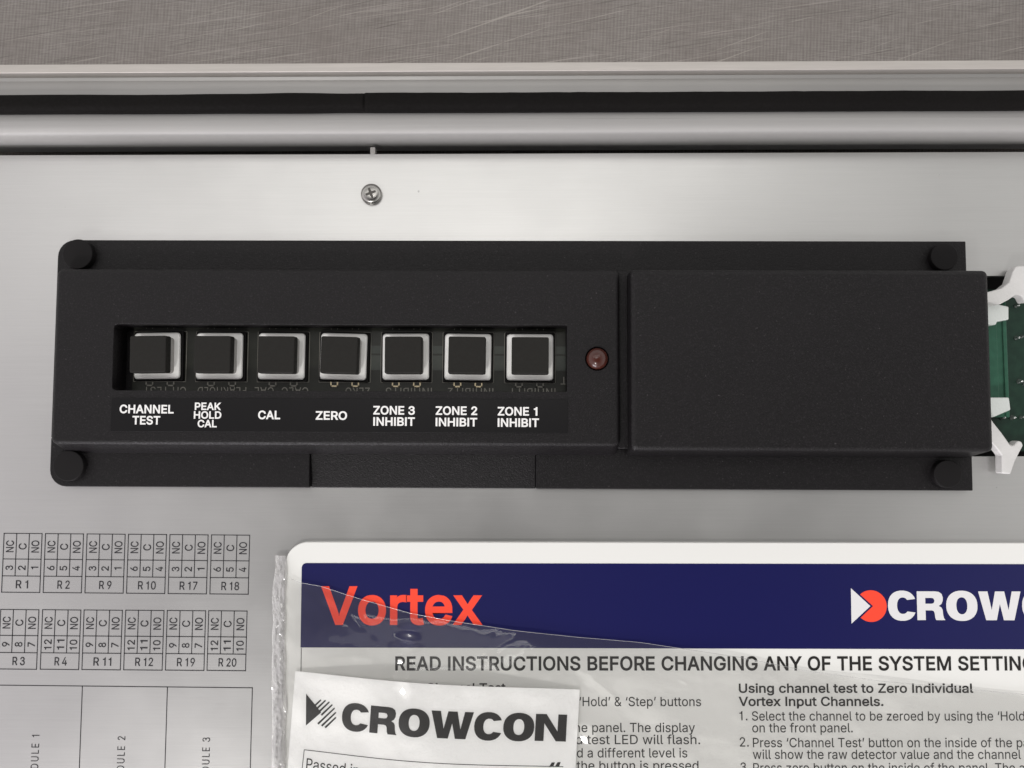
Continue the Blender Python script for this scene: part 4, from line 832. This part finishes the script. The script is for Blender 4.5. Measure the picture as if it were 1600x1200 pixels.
# the pouch: a wavy clear sheet over the card, a welded seam down its left side
EDGE = [(424, 868), (440, 880), (455, 905), (470, 911), (500, 916), (560, 936), (640, 959), (700, 970), (800, 985), (900, 996), (1000, 1004.5), (1150, 1026), (1262, 1049), (1375, 1064), (1600, 1086), (1700, 1096)]
def edge_y(x):
    for (a, b), (c, d) in zip(EDGE, EDGE[1:]):
        if x <= c: return b + (d - b) * (x - a) / (c - a)
    return EDGE[-1][1]
def ss(a, b, x):
    t = min(1, max(0, (x - a) / (b - a))); return t * t * (3 - 2 * t)
GLINT = [(638, 994, 2.5, 1.8), (625, 1035, 1.9, 2.6), (629, 1080, 1.2, 2.7), (913, 1155, 2.2, 2.4), (437, 928, 0.9, 0.9), (455, 1075, 0.7, 0.8), (918, 1068, 0.7, 0.6), (1066, 1072, 0.6, 0.4)]
def pouch_base(x, y):
    u, v = card_uv(x, y)
    inside = ss(-6, 3, u) * (1 - ss(CW - 1, CW + 9, u)) * ss(-16, -1, v)
    base = 0.35 + 1.0 * ss(ix0 - 3, ix0 + 1.2, x)
    cz = card_z(x, y) + 0.45
    z = base + 0.35 + (max(cz, base + 0.35) - base - 0.35) * inside
    w = 0.50 * noise.noise(Vector((x * 0.045, y * 0.075, 0.3))) + 0.20 * noise.noise(Vector((x * 0.12 + y * 0.08, y * 0.15 - x * 0.02, 4.3))) + 0.05 * noise.noise(Vector((x * 0.5, y * 0.45, 2)))
    # tension folds fanning from the card's top corners
    for fx, fy, ang, amp, wd in ((650, 985, -38, 0.10, 1.1), (720, 1000, -20, 0.09, 1.3), (930, 1075, -35, 0.22, 0.9), (585, 985, -52, 0.16, 0.8), (770, 1010, 25, 0.14, 0.8), (540, 960, -35, 0.15, 0.9)):
        p = P(fx, fy, 2); a = math.radians(ang); dx, dy = x - p.x, y - p.y
        al, ac = dx * math.cos(a) + dy * math.sin(a), -dx * math.sin(a) + dy * math.cos(a)
        w += amp * math.exp(-(ac / wd) ** 2 - (al / 7) ** 2)
    return max(z + max(w, -0.28), 0.25 + (IZ + 0.2) * (x > ix0 - 0.3))
FACET = []
for px, py, sa, sb_ in GLINT:                             # little flat facets of the crumpled film, tilted so that they flash the spot lamp
    p = P(px, py, 3.0)
    for it in range(4): p = P(px, py, pouch_base(p.x, p.y))
    nn = (Vector((0, 0, D)) - p).normalized() + (SPOT * 1000 - p).normalized()
    FACET.append((p, -nn.x / nn.z, -nn.y / nn.z, sa, sb_))
def pouch_z(x, y):
    z = pouch_base(x, y)
    for p, kx, ky, sa, sb_ in FACET:
        dx, dy = x - p.x, y - p.y
        e = (dx / sa) ** 2 + (dy / sb_) ** 2
        if e < 9: W = math.exp(-0.5 * e ** 1.5); z = z * (1 - W) + (p.z + kx * dx + ky * dy) * W
    return z
PO = (P(424, 868, 0).x, P(424, 868, 0).y, 0.2)
pc = empty('clear_pouch', PO)
tag(pc, 'clear plastic pouch lying over the instruction board with a card inside', 'plastic pouch')
bm = bmesh.new(); nu, nv = 330, 110
def pouchpt(u, v):
    px = 427 + u * (1640 - 427); y0 = edge_y(px); p = P(px, y0 + v * (1235 - y0), 2.0)
    return (p.x, p.y, pouch_z(p.x, p.y))
gr = [[bm.verts.new(pouchpt(i / nu, j / nv)) for i in range(nu + 1)] for j in range(nv + 1)]
for j in range(nv):
    for i in range(nu): bm.faces.new((gr[j][i], gr[j + 1][i], gr[j + 1][i + 1], gr[j][i + 1]))
from_bm('film', bm, film, pc, PO, smooth=True)
# rolled hem along the opening
def tube(name, pts, rad, mat, n=6):
    bm = bmesh.new(); rings = []
    for i, p in enumerate(pts):
        a, b = pts[max(0, i - 1)], pts[min(len(pts) - 1, i + 1)]
        t = (b - a).normalized(); s = t.cross(Vector((0, 0, 1))).normalized(); up = s.cross(t)
        rr = rad(i) if callable(rad) else rad
        rings.append([p + (s * math.cos(2 * math.pi * k / n) + up * math.sin(2 * math.pi * k / n)) * rr for k in range(n)])
    add_loft(bm, rings); return from_bm(name, bm, mat, pc, PO, smooth=True)
pts = []
for i in range(0, 161):
    px = 455 + (1630 - 455) * i / 160; p = P(px, edge_y(px), 2.0); pts.append(Vector((p.x, p.y, pouch_z(p.x, p.y) + 0.03)))
tube('hem', pts, 0.055, film_seam)
# wrinkled weld
bm = bmesh.new(); nu, nv = 14, 150
def seampt(u, v):
    x0 = 424 + 3 * noise.noise(Vector((v * 9, 1, 0))) + 6 * (1 - v) ** 8; x1 = 447 + 4 * noise.noise(Vector((v * 7, 5, 0)))
    p = P(x0 + (x1 - x0) * u, 868 + v * 365, 1.0)
    z = 0.5 + 0.75 * ss(ix0 - 2.2, ix0 + 0.6, p.x) + 0.55 * math.sin(math.pi * u) + 0.45 * noise.noise(Vector((p.x * 1.3, p.y * 0.28, 7))) + 0.3 * noise.noise(Vector((p.x * 2.6, p.y * 1.2, 3)))
    return (p.x, p.y, max(z, 0.3 + (IZ + 0.1) * (p.x > ix0 - 0.4)))
gr = [[bm.verts.new(seampt(i / nu, j / nv)) for i in range(nu + 1)] for j in range(nv + 1)]
for j in range(nv):
    for i in range(nu): bm.faces.new((gr[j][i], gr[j + 1][i], gr[j + 1][i + 1], gr[j][i + 1]))
from_bm('seam', bm, film_seam, pc, PO, smooth=True)
